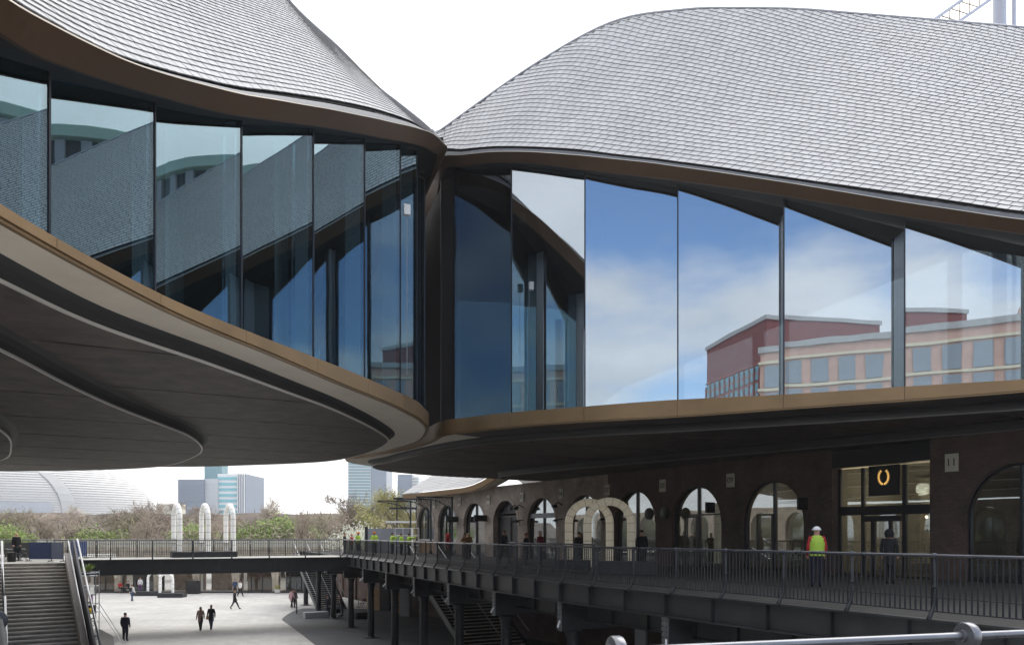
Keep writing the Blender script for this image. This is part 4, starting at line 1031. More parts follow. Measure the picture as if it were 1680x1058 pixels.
light_arch('softly glowing cream light arch on the walkway, standing in front of its twin', (4.66, 38.0, DECK+.02), (.97, -.22), 2.09, 3.35, .20, 'warm_glow', 'light arches on the walkway')
for x0, x1, Y, lab in ((928, 958, 33, 'short low black bench block on the walkway before the cream arches'), (985, 1080, 31.5, 'long low black bench block on the walkway before the cream arches')):
    a = P(x0, 0, Y); b = P(x1, 0, Y-.8); a.z = b.z = DECK+.3
    m = MB(); m.bar(a, b, .8, .5, up=(0, 0, 1)); o = m.build('bench_block', 'plinth'); setp(o, lab, 'bench')
for x_, k in ((253, 'behind the other white arch'), (273, 'in front of the other white arch')):
    q = P(x_, 0, 88.5 if k[0] == 'b' else 86); q.z = .45
    light_arch('white light arch in the yard below the bridge, '+k, q, (.98, .1), 1.35, 2.2, .13, 'white_glow', 'light arches in the yard')
for x0, x1, Y, k in ((222, 262, 88, 'longer low dark plinth'), (262, 303, 85.6, 'shorter low dark plinth')):
    a = P(x0, 0, Y); b = P(x1, 0, Y); a.z = b.z = .24
    m = MB(); m.bar(a, b, 1.2, .46, up=(0, 0, 1)); setp(m.build('plinth', 'plinth'), '%s under a white arch in the yard' % k, 'plinth')

# ------------------------------------------------------------------ viaduct wall at the end of the yard
VY = 93.0
VD = thing('viaduct_arcade', 'long brick viaduct with shop arches closing the far end of the yard', 'viaduct', (-37, VY, 0))
vc = [-53.2, -48.6, -44.0, -39.4, -34.8, -30.1, -25.5, -20.8]
for i, xc in enumerate(vc):
    m = MB(); arch_wall(m, xc-2.3, xc+2.35, xc, 1.95, 0, 1.5, 5.3, VY, .6); bay = m.build('wall_bay', 'brick_yellow', VD)
    m = MB(); arch_ring(m, xc, 1.95, 1.5, VY, .25, .03); m.build('arch_ring', 'brick_yellow', bay, fixn=True)
    if i not in (3, 4):
        A = arch_pts(xc, 1.95, 1.5); r_ = [(xc-1.95, 0.02)]+A+[(xc+1.95, .02)]
        m = MB(); m.add([(a_, VY+.5, z_) for a_, z_ in r_], [tuple(range(len(r_)))]); w = m.build('shop_window', 'glass_dark', VD)
        for dx in (-1.9, -.65, .65, 1.9): m = MB(); m.box((xc+dx, VY+.46, 1.5), (.1, .08, 3.0)); m.build('mullion', 'black', w)
        m = MB(); m.box((xc, VY+3, 1.8), (3.8, .1, 3.6)); m.build('inner_wall', 'timber' if i % 2 else 'interior', VD)
    else:
        m = MB(); m.box((xc, VY+4, 1.8), (3.9, .2, 3.6)); o = m.build('passage_wall', 'brick_pale', VD)
        m = MB(); m.box((xc+1.3, VY+3.85, 1.1), (.7, .06, 2.2)); m.build('doorway', 'white', o)
        m = MB(); m.lathe([(.01, -.14), (.1, -.1), (.14, 0), (.1, .1), (.01, .14)], (xc-.3, VY+1, 2.55), 8); m.build('pendant_lamp', 'bulb', VD, smooth=True)
m = MB(); m.box((-37, VY+3.4, 5.1), (37.5, 5.5, .3)); m.build('top_slab', 'deck_light', VD)
m = MB(); m.box((-37, VY+.2, 5.75), (37.5, .35, .9)); m.build('parapet', 'cream_wall', VD)
m = MB(); m.box((-37, VY-.6, .06), (37.5, 1.2, .12)); m.build('kerb_step', 'deck_paving', VD)

# ------------------------------------------------------------------ second warehouse under the pavilion over the stairs (seen in reflections)
W2 = thing('brick_warehouse', 'second brick arcade building beside the stone stair, under the other pavilion', 'warehouse', (-25, 22, 0), math.radians(120))
for i in range(-5, 15):
    xc = i*4.7; m = MB(); arch_wall(m, xc-2.35, xc+2.35, xc, 1.5, DECK, 7.6, 9.6, 0, .5); m.build('wall_bay', 'brick_pale', W2, local=True)
    m = MB(); m.box((xc, .55, 7.1), (3.0, .05, 3.8)); m.build('arched_window', 'glass_shop', W2, local=True)
m = MB(); m.box((23, 3, 7.4), (95, .3, 4.4)); m.build('rear_wall', 'cream_wall', W2, local=True)
m = MB(); m.box((23, .3, 2.5), (95, .6, 5.2)); m.build('lower_wall', 'brick_pale', W2, local=True)

# ------------------------------------------------------------------ far buildings
def ellipsoid_hall():
    T = thing('silver_hall', 'vast rounded silver hall with horizontal ribs beyond the trees', 'building', (-290, 340, 0))
    Yc = 365.0; cx = -292.0; rx, ry, rz_ = 128.0, 75.0, 36.0; z0 = 14.5
    def sp(a, h): # a along, h 0..1 up
        k = math.sqrt(max(0, 1-h**2.2)); return Vector((cx+rx*k*math.cos(a), Yc-ry*k*math.sin(a), z0+rz_*h))
    m = MB(); NA, NH = 40, 18
    g = [[sp(math.pi*i/NA, j/NH*.985) for i in range(NA+1)] for j in range(NH+1)]
    for j in range(NH): m.strip(g[j], g[j+1])
    m.build('shell', 'hall_shell', T, smooth=True)
    for j in range(1, 33):
        h = j/33*.97; m = MB(); m.tube([sp(math.pi*i/NA, h)+Vector((0, -.3, 0)) for i in range(NA+1)], .17, 4); m.build('rib', 'hall_rib', T)
    for a0, a1, h0, h1 in ((.505, .565, 0, .5), (.50, .57, .62, .98), (1.5, 1.8, .03, .2), (.6, .95, .02, .14)):
        m = MB(); A = [sp(a0+(a1-a0)*i/6, h0) for i in range(7)]; 
        rows_ = [[sp(a0+(a1-a0)*i/6, h0+(h1-h0)*j/6)+Vector((0, -.8, .1)) for i in range(7)] for j in range(7)]
        for j in range(6): m.strip(rows_[j], rows_[j+1])
        m.build('glazed_strip', 'hall_rib' if a1-a0 < .12 else 'grey_panel', T)
    m = MB(); m.box((cx, Yc, 13.2), (2*rx+6, 2*ry+6, 2.6)); m.build('base_edge', 'white', T)
    m = MB(); m.box((cx, Yc, 6), (2*rx-10, 2*ry-10, 12)); m.build('lower_storey', 'brick_dark', T)
    for i in range(10):
        m = MB(); m.box((cx+60+i*5, Yc-ry+4.6, 9.5), (3.6, .4, 4)); m.build('window', 'black', T)
mat('hall_shell', (.62, .60, .57), .55, .0, .05, .05); mat('hall_rib', (.38, .38, .37), .5)
mat('far_glass', (.16, .30, .33), .12, .2); mat('far_glass_blue', (.20, .50, .56), .12, .1); mat('far_grey', (.22, .26, .32), .4, .2, .08, .05); mat('far_light', (.55, .57, .58), .5)
ellipsoid_hall()
def block(name, label, x0, x1, ytop, Y, depth, wallm, glassm, nfl, fins=0, base=0.):
    a, b = P(x0, ytop, Y), P(x1, ytop, Y); T = thing(name, label, 'building', ((a.x+b.x)/2, Y, base))
    w = b.x-a.x; cx_ = (a.x+b.x)/2; H = a.z
    m = MB(); m.box((cx_, Y+depth/2, H/2), (w, depth, H)); core = m.build('core', wallm, T)
    for i in range(nfl):
        z = H*(.30+.68*i/nfl); m = MB(); m.box((cx_, Y-.12, z+H*.68/nfl*.42), (w*.985, .3, H*.68/nfl*.52)); m.build('window_band', glassm, T)
    for i in range(fins):
        m = MB(); m.box((a.x+w*(i+.5)/fins, Y-.5, H/2), (w/fins*.35, .7, H)); m.build('fin', 'white', T)
    return T
block('office_block', 'blue grey office block with flat roof beyond the trees', 292, 334, 786, 400, 30, 'far_grey', 'far_grey', 11)
block('office_block', 'pale concrete office slab between the grey and the turquoise office blocks', 334, 357, 785, 402, 30, 'far_light', 'far_light', 11)
block('office_block', 'turquoise glazed office block with white floor lines', 357, 389, 777, 404, 30, 'white', 'far_glass_blue', 9)
block('office_block', 'slender white finned end of the turquoise office block', 389, 403, 777, 403, 30, 'far_grey', 'far_grey', 9, 4)
m = MB(); a = P(349, 770, 410); m.box((a.x, 415, 15+a.z/2-4), (9, 9, a.z-15)); setp(m.build('roof_plant_tower', 'far_glass'), 'small grey tower top rising behind the turquoise office block', 'tower')
TW = block('glass_tower', 'tall glass office tower with pale horizontal bands', 571, 608, 720, 520, 26, 'far_light', 'far_glass', 24)
a, b = P(608, 720, 521), P(634, 720, 521); m = MB(); m.box(((a.x+b.x)/2, 534, a.z/2), (b.x-a.x, 26, a.z)); m.build('side_face', 'far_grey', TW)
T2 = block('apartment_tower', 'grey stepped apartment tower behind the willow trees', 652, 676, 778, 430, 20, 'far_grey', 'far_grey', 10)
a, b = P(676, 781, 431), P(687, 781, 431); m = MB(); m.box(((a.x+b.x)/2, 440, a.z/2), (b.x-a.x, 18, a.z)); m.build('side_wing', 'far_light', T2)
for i in range(11):
    m = MB(); q = P(681.5, 783+i*4.6, 430); m.box((q.x, 430, q.z), (3.6, 1.2, .5)); m.build('balcony', 'white', T2)
m = MB(); a, b = P(258, 826, 300), P(292, 826, 300); m.box(((a.x+b.x)/2, 303, 9), (b.x-a.x, 8, a.z+2-2)); setp(m.build('low_house', 'cream_wall'), 'small pale house at the end of the silver hall', 'house')
# railway embankment behind the trees
m = MB(); xs = [-260+i*6 for i in range(46)]; rnd = random.Random(3)
tp = [(x_, 186+rnd.uniform(-1, 1), 11.6+rnd.uniform(-.25, .25)) for x_ in xs]; bt = [(x_, 172, 0) for x_ in xs]; bk = [(x_, 215, 10.5) for x_ in xs]
m.strip(bt, tp); m.strip(tp, bk); mat('earth', (.20, .16, .125), .95, 0, .4, .12, detail=8)
setp(m.build('embankment', 'earth'), kind='structure')

# ------------------------------------------------------------------ trees
mat('bark', (.10, .08, .065), .9, 0, .2, 3); mat('twig', (.27, .21, .16), .9, island=.35); mat('twig_pale', (.40, .33, .25), .9, island=.3)
mat('leaf_green', (.20, .27, .055), .7, island=.35); mat('leaf_yellow', (.34, .33, .09), .7, island=.3); mat('leaf_olive', (.24, .22, .12), .8, island=.35); mat('petal', (.72, .72, .60), .7, island=.15)
def grow(rnd, h, spread, levels=4):
    segs = []
    def br(p, d, l, r, lv):
        q = p; n = 3
        pts = [q]
        for i in range(n):
            d = (d+Vector((rnd.uniform(-.16, .16), rnd.uniform(-.16, .16), rnd.uniform(-.05, .12)))).normalized(); q = q+d*(l/n); pts.append(q)
        segs.append((pts, [r*(1-.45*i/n) for i in range(n+1)], lv))
        if lv < levels:
            for k in range(rnd.choice((3, 4)) if lv > 0 else 6):
                t = rnd.uniform(.45, 1.0) if lv else rnd.uniform(.35, 1.0)
                b = pts[0].lerp(pts[-1], t); a_ = rnd.uniform(0, 6.283); up = rnd.uniform(.25, .9)
                nd = (d*.55+Vector((math.cos(a_)*spread, math.sin(a_)*spread, up*.6))).normalized()
                br(b, nd, l*rnd.uniform(.55, .75), r*.5, lv+1)
    br(Vector((0, 0, 0)), Vector((0, 0, 1)), h*.42, h*.022, 0)
    return segs
def tree_mesh(seed, h, spread, ntwig, crownm, leaf=(.25, .18), twigl=(.5, 1.1), leaves=0, leafm=None):
    rnd = random.Random(seed); segs = grow(rnd, h, spread)
    mt = MB()
    for pts, rs, lv in segs:
        if lv <= 2: mt.tube(pts, [max(r, .03) for r in rs], 5, cap=False)
    mc = MB(); ends = [(pts, lv) for pts, rs, lv in segs if lv >= 2]
    for pts, lv in ends:
        if lv >= 3: mc.add([pts[0]+Vector((.02, 0, 0)), pts[0]-Vector((.02, 0, 0)), pts[-1]], [(0, 1, 2)])
    for i in range(ntwig):
        pts, lv = rnd.choice(ends); b = pts[0].lerp(pts[-1], rnd.uniform(.2, 1)); d = Vector((rnd.gauss(0, 1), rnd.gauss(0, 1), rnd.gauss(.35, .8))).normalized()
        l = rnd.uniform(*twigl); w = d.orthogonal().normalized()*rnd.uniform(.02, .045); mc.add([b-w, b+w, b+d*l], [(0, 1, 2)], 0)
    for i in range(leaves):
        pts, lv = rnd.choice(ends); b = pts[0].lerp(pts[-1], rnd.uniform(.1, 1.1))+Vector((rnd.gauss(0, .4), rnd.gauss(0, .4), rnd.gauss(0, .35))); d = Vector((rnd.gauss(0, 1), rnd.gauss(0, 1), rnd.gauss(0, 1))).normalized()
        l = rnd.uniform(*leaf[::-1]); w = d.orthogonal().normalized()*l*.6; mc.add([b-w, b+d*l*.6, b+w, b-d*l*.6], [(0, 1, 2, 3)], 1)
    return mt, mc, [crownm, leafm or crownm]
PROTO = {}
def proto(kind, *a, **k):
    mt, mc, mats = tree_mesh(*a, **k); PROTO[kind] = (mt.mesh('trunk', ['bark']), mc.mesh('crown', mats))
proto('bare', 5, 11, .9, 2600, 'twig'); proto('bare2', 8, 11, .75, 2200, 'twig_pale'); proto('bud', 13, 11, .8, 1500, 'twig', leaves=3500, leafm='leaf_olive', leaf=(.17, .09))
proto('green', 21, 8, 1.0, 500, 'twig', leaves=6000, leafm='leaf_green', leaf=(.2, .1)); proto('willow', 34, 12, .7, 1200, 'twig_pale', leaves=7000, leafm='leaf_yellow', leaf=(.18, .09)); proto('blossom', 44, 6, 1.0, 300, 'twig', leaves=9000, leafm='petal', leaf=(.13, .07))
def tree(kind, name, label, x, ytop, Y, group, wide=1., zb=0.):
    q = P(x, ytop, Y); me_t, me_c = PROTO[kind]
    top = max(v.co.z for v in me_c.vertices); s = (q.z-zb)/top
    T = thing(name, label, 'tree', (q.x, Y, zb), random.uniform(0, 6.28), group)
    for nm, me in (('trunk', me_t), ('crown', me_c)):
        o = bpy.data.objects.new(nm, me); COL.objects.link(o); o.parent = T; o.scale = (s*wide, s*wide, s)
for kind, nm, lab, x, y, Y, wd in (
    ('bare', 'bare_tree', 'wide bare brown tree at the end of the silver hall', 222, 812, 132, 1.25),
    ('bare2', 'bare_tree', 'bare twiggy tree in front of the middle of the silver hall', 95, 818, 140, 1.2),
    ('bare', 'bare_tree', 'dark bare tree left of the tall white arches', 262, 822, 150, 1.0),
    ('bud', 'budding_tree', 'olive budding tree below the silver hall near the seated terrace', 30, 826, 128, 1.1),
    ('bud', 'budding_tree', 'olive budding tree between the silver hall and the white arches', 190, 832, 122, 1.0),
    ('bare2', 'bare_tree', 'sparse pale tree standing up alone against the white sky', 440, 806, 150, .85),
    ('bare', 'bare_tree', 'bare brown tree in front of the grey office block', 312, 822, 160, 1.0),
    ('bare2', 'bare_tree', 'bare pale tree to the side of the last tall white arch', 400, 838, 150, 1.0),
    ('green', 'leafy_bush', 'bright green bush behind the footbridge railing under the lone pale tree', 465, 838, 125, 1.3),
    ('green', 'leafy_bush', 'bright green bush behind the railing at the middle of the silver hall', 146, 858, 112, 1.1),
    ('green', 'leafy_bush', 'small green bush above the terrace wall beside the woman in black', 14, 852, 105, 1.0),
    ('green', 'leafy_bush', 'green bush between the first and middle white arches', 312, 850, 118, 1.2),
    ('green', 'leafy_bush', 'green bush behind the last white arch', 408, 852, 115, 1.1),
    ('bare', 'bare_tree', 'bare brown tree in front of the tall glass tower', 588, 802, 130, .9),
    ('bud', 'budding_tree', 'budding tree between the lone pale tree and the glass tower', 530, 832, 138, 1.0),
    ('willow', 'willow_tree', 'yellow green willow beside the glass tower', 628, 792, 125, .95),
    ('willow', 'willow_tree', 'yellow green willow in front of the grey apartment tower', 665, 796, 112, .9),
    ('blossom', 'blossom_tree', 'rounded white blossoming tree behind the workers at the walkway corner', 588, 846, 92, .8)):
    tree(kind, nm, lab, x, y, Y, 'trees beyond the bridge', wd)
for x, y, Y, lab in ((60, 824, 110, 'slim bare tree with pale trunk behind the blue screens'), (110, 832, 112, 'slim bare tree with pale trunk behind the railing, below the glazed strip of the hall'), (240, 828, 108, 'slim bare tree with pale trunk beside the first tall white arch'), (355, 834, 108, 'slim bare tree with pale trunk between the middle and last tall white arch'), (500, 826, 110, 'slim bare tree with pale trunk, halfway between the arches and the glass tower'), (548, 822, 108, 'slim bare tree with pale trunk at the foot of the glass tower')):
    tree('bare2', 'bare_tree', lab, x, y, Y, 'trees beyond the bridge', .7)
# the wood behind reads as one mass of twigs
rnd = random.Random(17); m = MB()
for i in range(34000):
    Y = rnd.uniform(106, 172); x_ = rnd.uniform(-40, 705); q = P(x_, 876, Y)
    hmax = 8.2+1.6*math.sin(x_*.021+Y*.2)+1.2*math.sin(x_*.063)
    z = rnd.uniform(.5, 1)**.7*hmax*rnd.uniform(.35, 1)
    b = Vector((q.x, Y, z)); d = Vector((rnd.gauss(0, .7), rnd.gauss(0, .7), rnd.gauss(.5, .6))).normalized(); l = rnd.uniform(.5, 1.5); w = d.orthogonal().normalized()*rnd.uniform(.03, .09)
    g = math.sin(x_*.035+1.3)+math.sin(x_*.013+Y*.11)
    mi = (1 if rnd.random() < .35 else 0) if g+rnd.gauss(0, .8) < .7 else 2
    m.add([b-w, b+w, b+d*l], [(0, 1, 2)], mi)
o = m.build('woodland', ['twig', 'twig_pale', 'leaf_olive']); setp(o, 'brown leafless wood along the far side beyond the bridge', 'wood', kind='stuff')
# ------------------------------------------------------------------ people
for n_, c_ in dict(skin=(.50, .31, .22), hair_dark=(.025, .018, .014), hair_brown=(.14, .08, .045), hair_fair=(.48, .36, .20), hair_grey=(.45, .43, .41), hair_red=(.30, .05, .03), navy=(.018, .02, .035), charcoal=(.022, .022, .026), denim=(.05, .075, .14), beige=(.40, .29, .25), maroon=(.16, .02, .035), red=(.42, .035, .04), offwhite=(.72, .71, .69), pinkish=(.55, .34, .36), tan=(.42, .27, .15), orange=(.65, .16, .03), helmet=(.8, .8, .78), purple=(.13, .07, .16), shoe=(.015, .014, .014), yellow=(.75, .5, .05)).items():
    mat('cloth_'+n_, c_, .85, 0, .12, 9, .2)
def person(label, x, Y, z0, face, h=1.72, top='navy', legs='charcoal', hair='hair_dark', pose='stand', extra=(), build_=1.0, group=None, lean=0., cat='person', dX=None):
    """face: heading in degrees, 0 = away from the camera (+Y), 180 = towards it."""
    q = P(x, 876, Y); rz = math.radians(-face)
    T = thing('person', label, cat, (q.x, Y, z0), rz, group); s = h/1.72; w = build_
    st = {'stand': (0, 0), 'walk': (.30, -.26), 'stride': (.42, -.36), 'sit': (0, 0)}[pose if pose in ('stand', 'walk', 'stride', 'sit') else 'stand']
    J = {}
    ln = lean
    J['pelvis'] = (0, 0, .92); J['waist'] = (0, .01+ln*.12, 1.08); J['chest'] = (0, ln*.3, 1.30); J['neckb'] = (0, -.01+ln*.45, 1.44); J['neck'] = (0, ln*.48, 1.50); J['head'] = (0, .01+ln*.55, 1.60); J['crown'] = (0, .0+ln*.58, 1.69)
    for sd_, k in ((-1, 'l'), (1, 'r')):
        f = st[0] if sd_ < 0 else st[1]
        J['hip'+k] = (sd_*.09, 0, .88); J['knee'+k] = (sd_*.10, f*.45+.02, .48+abs(f)*.02); J['ank'+k] = (sd_*.105, f*.95-.02, .08+max(0, -f)*.15); J['toe'+k] = (sd_*.115, f*.95+.14, .035)
        J['sho'+k] = (sd_*.185*w, ln*.42, 1.40); a = -f*.5
        J['elb'+k] = (sd_*.235*w, ln*.4+a*.3-.02, 1.13); J['wri'+k] = (sd_*.235*w, ln*.4+a*.9+.06, .90); J['han'+k] = (sd_*.225*w, ln*.4+a*1.05+.09, .80)
    if pose == 'sit':
        J['pelvis'] = (0, 0, .50); J['waist'] = (0, .0, .64)
        for k_ in ('chest', 'neckb', 'neck', 'head', 'crown'): J[k_] = (J[k_][0], J[k_][1], J[k_][2]-.42)
        for sd_, k in ((-1, 'l'), (1, 'r')):
            J['hip'+k] = (sd_*.1, .02, .48); J['knee'+k] = (sd_*.12, .42, .50); J['ank'+k] = (sd_*.12, .42, .08); J['toe'+k] = (sd_*.12, .57, .04)
            J['sho'+k] = (sd_*.185, 0, .98); J['elb'+k] = (sd_*.24, .08, .72); J['wri'+k] = (sd_*.18, .28, .62); J['han'+k] = (sd_*.15, .36, .60)
    if pose == 'reach':
        J['elbr'] = (.30, .25, 1.35); J['wrir'] = (.30, .48, 1.48); J['hanr'] = (.30, .58, 1.52); J['elbl'] = (-.27, .2, 1.2); J['wril'] = (-.2, .42, 1.3); J['hanl'] = (-.18, .5, 1.33)
    if pose == 'hold':
        for sd_, k in ((-1, 'l'), (1, 'r')): J['elb'+k] = (sd_*.26, .02, 1.14); J['wri'+k] = (sd_*.12, .24, 1.16); J['han'+k] = (sd_*.07, .30, 1.20)
    R = dict(pelvis=(.165*w, .125), waist=(.145*w, .11), chest=(.165*w, .12), neckb=(.10, .075), neck=(.055, .055), head=(.088, .10), crown=(.055, .065))
    for k in 'lr': R.update({'hip'+k: (.10*w, .105), 'knee'+k: (.065, .07), 'ank'+k: (.045, .05), 'toe'+k: (.04, .03), 'sho'+k: (.07*w, .07), 'elb'+k: (.05, .05), 'wri'+k: (.034, .034), 'han'+k: (.038, .026)})
    E = [('pelvis', 'waist'), ('waist', 'chest'), ('chest', 'neckb'), ('neckb', 'neck'), ('neck', 'head'), ('head', 'crown')]
    for k in 'lr': E += [('pelvis', 'hip'+k), ('hip'+k, 'knee'+k), ('knee'+k, 'ank'+k), ('ank'+k, 'toe'+k), ('chest', 'sho'+k), ('sho'+k, 'elb'+k), ('elb'+k, 'wri'+k), ('wri'+k, 'han'+k)]
    names = list(J); idx = {n_: i for i, n_ in enumerate(names)}
    me = bpy.data.meshes.new('b'); me.from_pydata([J[n_] for n_ in names], [(idx[a_], idx[b_]) for a_, b_ in E], []); ob = bpy.data.objects.new('b', me); COL.objects.link(ob)
    md = ob.modifiers.new('s', 'SKIN'); sv = me.skin_vertices[0].data if me.skin_vertices else None
    if sv is None:
        me.skin_vertices_ensure() if hasattr(me, 'skin_vertices_ensure') else None
        sv = me.skin_vertices[0].data
    for n_ in names: sv[idx[n_]].radius = (R[n_][0]*1.2, R[n_][1]*1.2)
    sv[idx['pelvis']].use_root = True
    ob.modifiers.new('u', 'SUBSURF').levels = 1
    dg = bpy.context.evaluated_depsgraph_get(); bm_ = bpy.data.meshes.new_from_object(ob.evaluated_get(dg)); bpy.data.objects.remove(ob)
    bm_.materials.clear()
    for n_ in ('cloth_'+top if top != 'hivis' else 'hivis', 'cloth_'+legs, 'cloth_skin', 'cloth_shoe'): bm_.materials.append(MAT[n_])
    kn = [(Vector(J[n_]), n_) for n_ in names]
    segs_ = []
    for a_, b_ in E:
        c_ = 2 if a_ in ('neck', 'head') or b_ in ('neck', 'head', 'crown') or b_.startswith('han') else 3 if b_.startswith('toe') else 1 if a_.startswith(('hip', 'knee')) or b_.startswith('hip') else 0
        segs_.append((Vector(J[a_]), Vector(J[b_]), c_))
    for p in bm_.polygons:
        c = p.center; best = (9, 0)
        for a_, b_, m_ in segs_:
            d = b_-a_; t = max(0, min(1, (c-a_).dot(d)/d.length_squared)); l = (c-(a_+d*t)).length
            if l < best[0]: best = (l, m_)
        p.material_index = best[1]; p.use_smooth = True
    bm_.transform(Matrix.Scale(s, 4)); bo = bpy.data.objects.new('body', bm_); COL.objects.link(bo); bo.parent = T
    hd = Vector(J['head'])*s
    def cap(nm, mname, r, cz, cut, back=0., sc=(1, 1, 1)):
        m = MB(); NU, NV = 12, 6; vs = []; fs = []
        for i in range(NV+1):
            th = cut*i/NV
            for j in range(NU):
                a_ = 2*math.pi*j/NU; k_ = 1-.28*max(0, math.sin(a_))*(i/NV)      # hairline higher at the brow
                t2 = th*k_; vs.append((hd.x+r*sc[0]*math.sin(t2)*math.cos(a_), hd.y+back+r*sc[1]*math.sin(t2)*math.sin(a_), hd.z+cz+r*sc[2]*math.cos(t2)))
        for i in range(NV):
            for j in range(NU): fs.append((i*NU+j, i*NU+(j+1) % NU, (i+1)*NU+(j+1) % NU, (i+1)*NU+j))
        m.add(vs, fs); return m.build(nm, mname, T, smooth=True, local=True)
    if 'helmet' in extra or 'orange_helmet' in extra:
        mm = 'cloth_helmet' if 'helmet' in extra else 'cloth_orange'
        cap('hard_hat', mm, .118*s, .035*s, 1.55, 0, (1, 1.12, .95)); m = MB(); m.lathe([(.112*s, 0), (.14*s, -.008), (.14*s, .004), (.11*s, .014)], (hd.x, hd.y+.02, hd.z+.04*s), 14); m.build('brim', mm, T, local=True)
    elif 'hood' in extra: cap('hood', 'cloth_'+top, .15*s, .0, 2.3, -.02, (1, 1.1, 1.15))
    else:
        cap('hair', 'cloth_'+hair, .091*s, .034*s, 2.25 if 'long' in extra else 1.75, -.015, (1, 1.1, 1.12))
        if 'long' in extra:
            m = MB(); m.tube([hd+Vector((0, -.08, .02))*s, hd+Vector((0, -.12, -.14))*s, hd+Vector((0, -.13, -.30))*s], [.085*s, .095*s, .05*s], 8); m.build('hair_length', 'cloth_'+hair, T, smooth=True, local=True)
    m = MB(); m.lathe([(.004, .03), (.014, .01), (.016, -.02), (.004, -.03)], (hd.x, hd.y+.118*s, hd.z-.005), 6); m.build('nose', 'cloth_skin', T, local=True)
    if 'coat' in extra:
        m = MB(); n_ = 14; prof = [(.19, .15, .62), (.185, .145, .78), (.175, .135, .95), (.165, .13, 1.1), (.18, .135, 1.28), (.12, .1, 1.43)]
        vs = [((rx*w)*s*math.cos(2*math.pi*j/n_), (ry*1.05)*s*math.sin(2*math.pi*j/n_)+ln*.3*(z_-.8), z_*s) for rx, ry, z_ in prof for j in range(n_)]
        fs = [(i*n_+j, i*n_+(j+1) % n_, (i+1)*n_+(j+1) % n_, (i+1)*n_+j) for i in range(len(prof)-1) for j in range(n_)]
        m.add(vs, fs); m.build('coat', 'cloth_'+top, T, smooth=True, local=True)
    if 'vest' in extra:
        m = MB(); n_ = 14; prof = [(.225, .175, .90), (.215, .17, 1.05), (.225, .175, 1.25), (.21, .15, 1.40), (.12, .10, 1.48)]
        vs = [(rx*s*math.cos(2*math.pi*j/n_), ry*s*math.sin(2*math.pi*j/n_)+ln*.3*(z_-.9), z_*s) for rx, ry, z_ in prof for j in range(n_)]
        m.add(vs, [(i*n_+j, i*n_+(j+1) % n_, (i+1)*n_+(j+1) % n_, (i+1)*n_+j) for i in range(len(prof)-1) for j in range(n_)]); m.build('safety_vest', 'hivis', T, smooth=True, local=True)
        m = MB(); m.lathe([(.222*s, .0), (.222*s, .05)], (0, 0, 1.0*s), 14); ob2 = m.build('reflective_band', 'grey_panel', T, local=True)
        m.v = []; 
    if 'backpack' in extra:
        m = MB(); m.hexa([(-.13, -.30, 1.0), (.13, -.30, 1.0), (.13, -.14, 1.0), (-.13, -.14, 1.0), (-.11, -.26, 1.40), (.11, -.26, 1.40), (.11, -.13, 1.42), (-.11, -.13, 1.42)]); m.build('backpack', 'cloth_charcoal', T, local=True)
    if 'bag' in extra:
        m = MB(); m.hexa([(.22, -.12, .72), (.34, -.12, .72), (.34, .14, .72), (.22, .14, .72), (.24, -.10, .96), (.32, -.10, .96), (.32, .12, .96), (.24, .12, .96)]); m.build('bag', 'cloth_tan', T, local=True)
    return T
def yd(y): return F*EYE/(y-HY)       # distance of a point of the yard floor
person('man in dark jacket and jeans standing alone in the yard, seen from behind', 205.5, yd(1051), .004, 5, 1.80, 'navy', 'navy', 'hair_dark', 'stand', (), 1.12)
person('woman in long beige coat walking beside a companion in black', 329, yd(1033.5), .004, 175, 1.66, 'beige', 'charcoal', 'hair_brown', 'walk', ('coat', 'long'))
person('companion in black coat with brown bag walking beside the beige coat', 346.5, yd(1032), .004, 178, 1.74, 'charcoal', 'denim', 'hair_brown', 'walk', ('coat', 'bag'))
person('person in black striding sideways across the yard', 385, yd(999), .004, 80, 1.74, 'charcoal', 'charcoal', 'hair_brown', 'stride', ('coat',))
person('person in white top walking near the viaduct arches', 394, yd(978), .004, 110, 1.74, 'offwhite', 'charcoal', 'hair_dark', 'walk')
person('person in dark blue standing just behind the white top', 385.5, yd(974.5), .004, 160, 1.72, 'denim', 'navy', 'hair_dark', 'stand')
person('person in pale jacket with dark backpack walking towards the white arches', 216.5, yd(986), .004, 10, 1.70, 'offwhite', 'denim', 'hair_dark', 'walk', ('backpack',))
person('person in purple and blue standing behind the scaffold tower', 149.5, yd(1002), .004, 60, 1.75, 'purple', 'denim', 'hair_dark', 'stand', ('coat',))
person('person in pink coat beside the slim post under the bridge', 478.5, yd(996.5), .004, 20, 1.68, 'pinkish', 'charcoal', 'hair_dark', 'walk', ('coat',))
person('person in black walking close beside the pink coat', 483, yd(996), .004, 10, 1.72, 'charcoal', 'charcoal', 'hair_dark', 'walk')
person('person in dark suit standing by the foot of the far steel stair', 538, yd(1011), .006, 200, 1.76, 'navy', 'navy', 'hair_dark', 'stand', ('coat',))
person('stooping person in black and white pushing a pram between the columns', 562, yd(1010), .006, 250, 1.74, 'charcoal', 'charcoal', 'hair_grey', 'hold', (), lean=.5)
person('person in red seated outside the viaduct shop', 197, 91.5, .13, 120, 1.7, 'red', 'charcoal', 'hair_dark', 'sit')
person('person in black and white seated outside the viaduct shop', 210, 91.2, .13, 200, 1.7, 'charcoal', 'charcoal', 'hair_dark', 'sit')
person('woman in white standing beside the viaduct shop door', 230, 91.5, .13, 170, 1.7, 'offwhite', 'purple', 'hair_brown', 'stand')
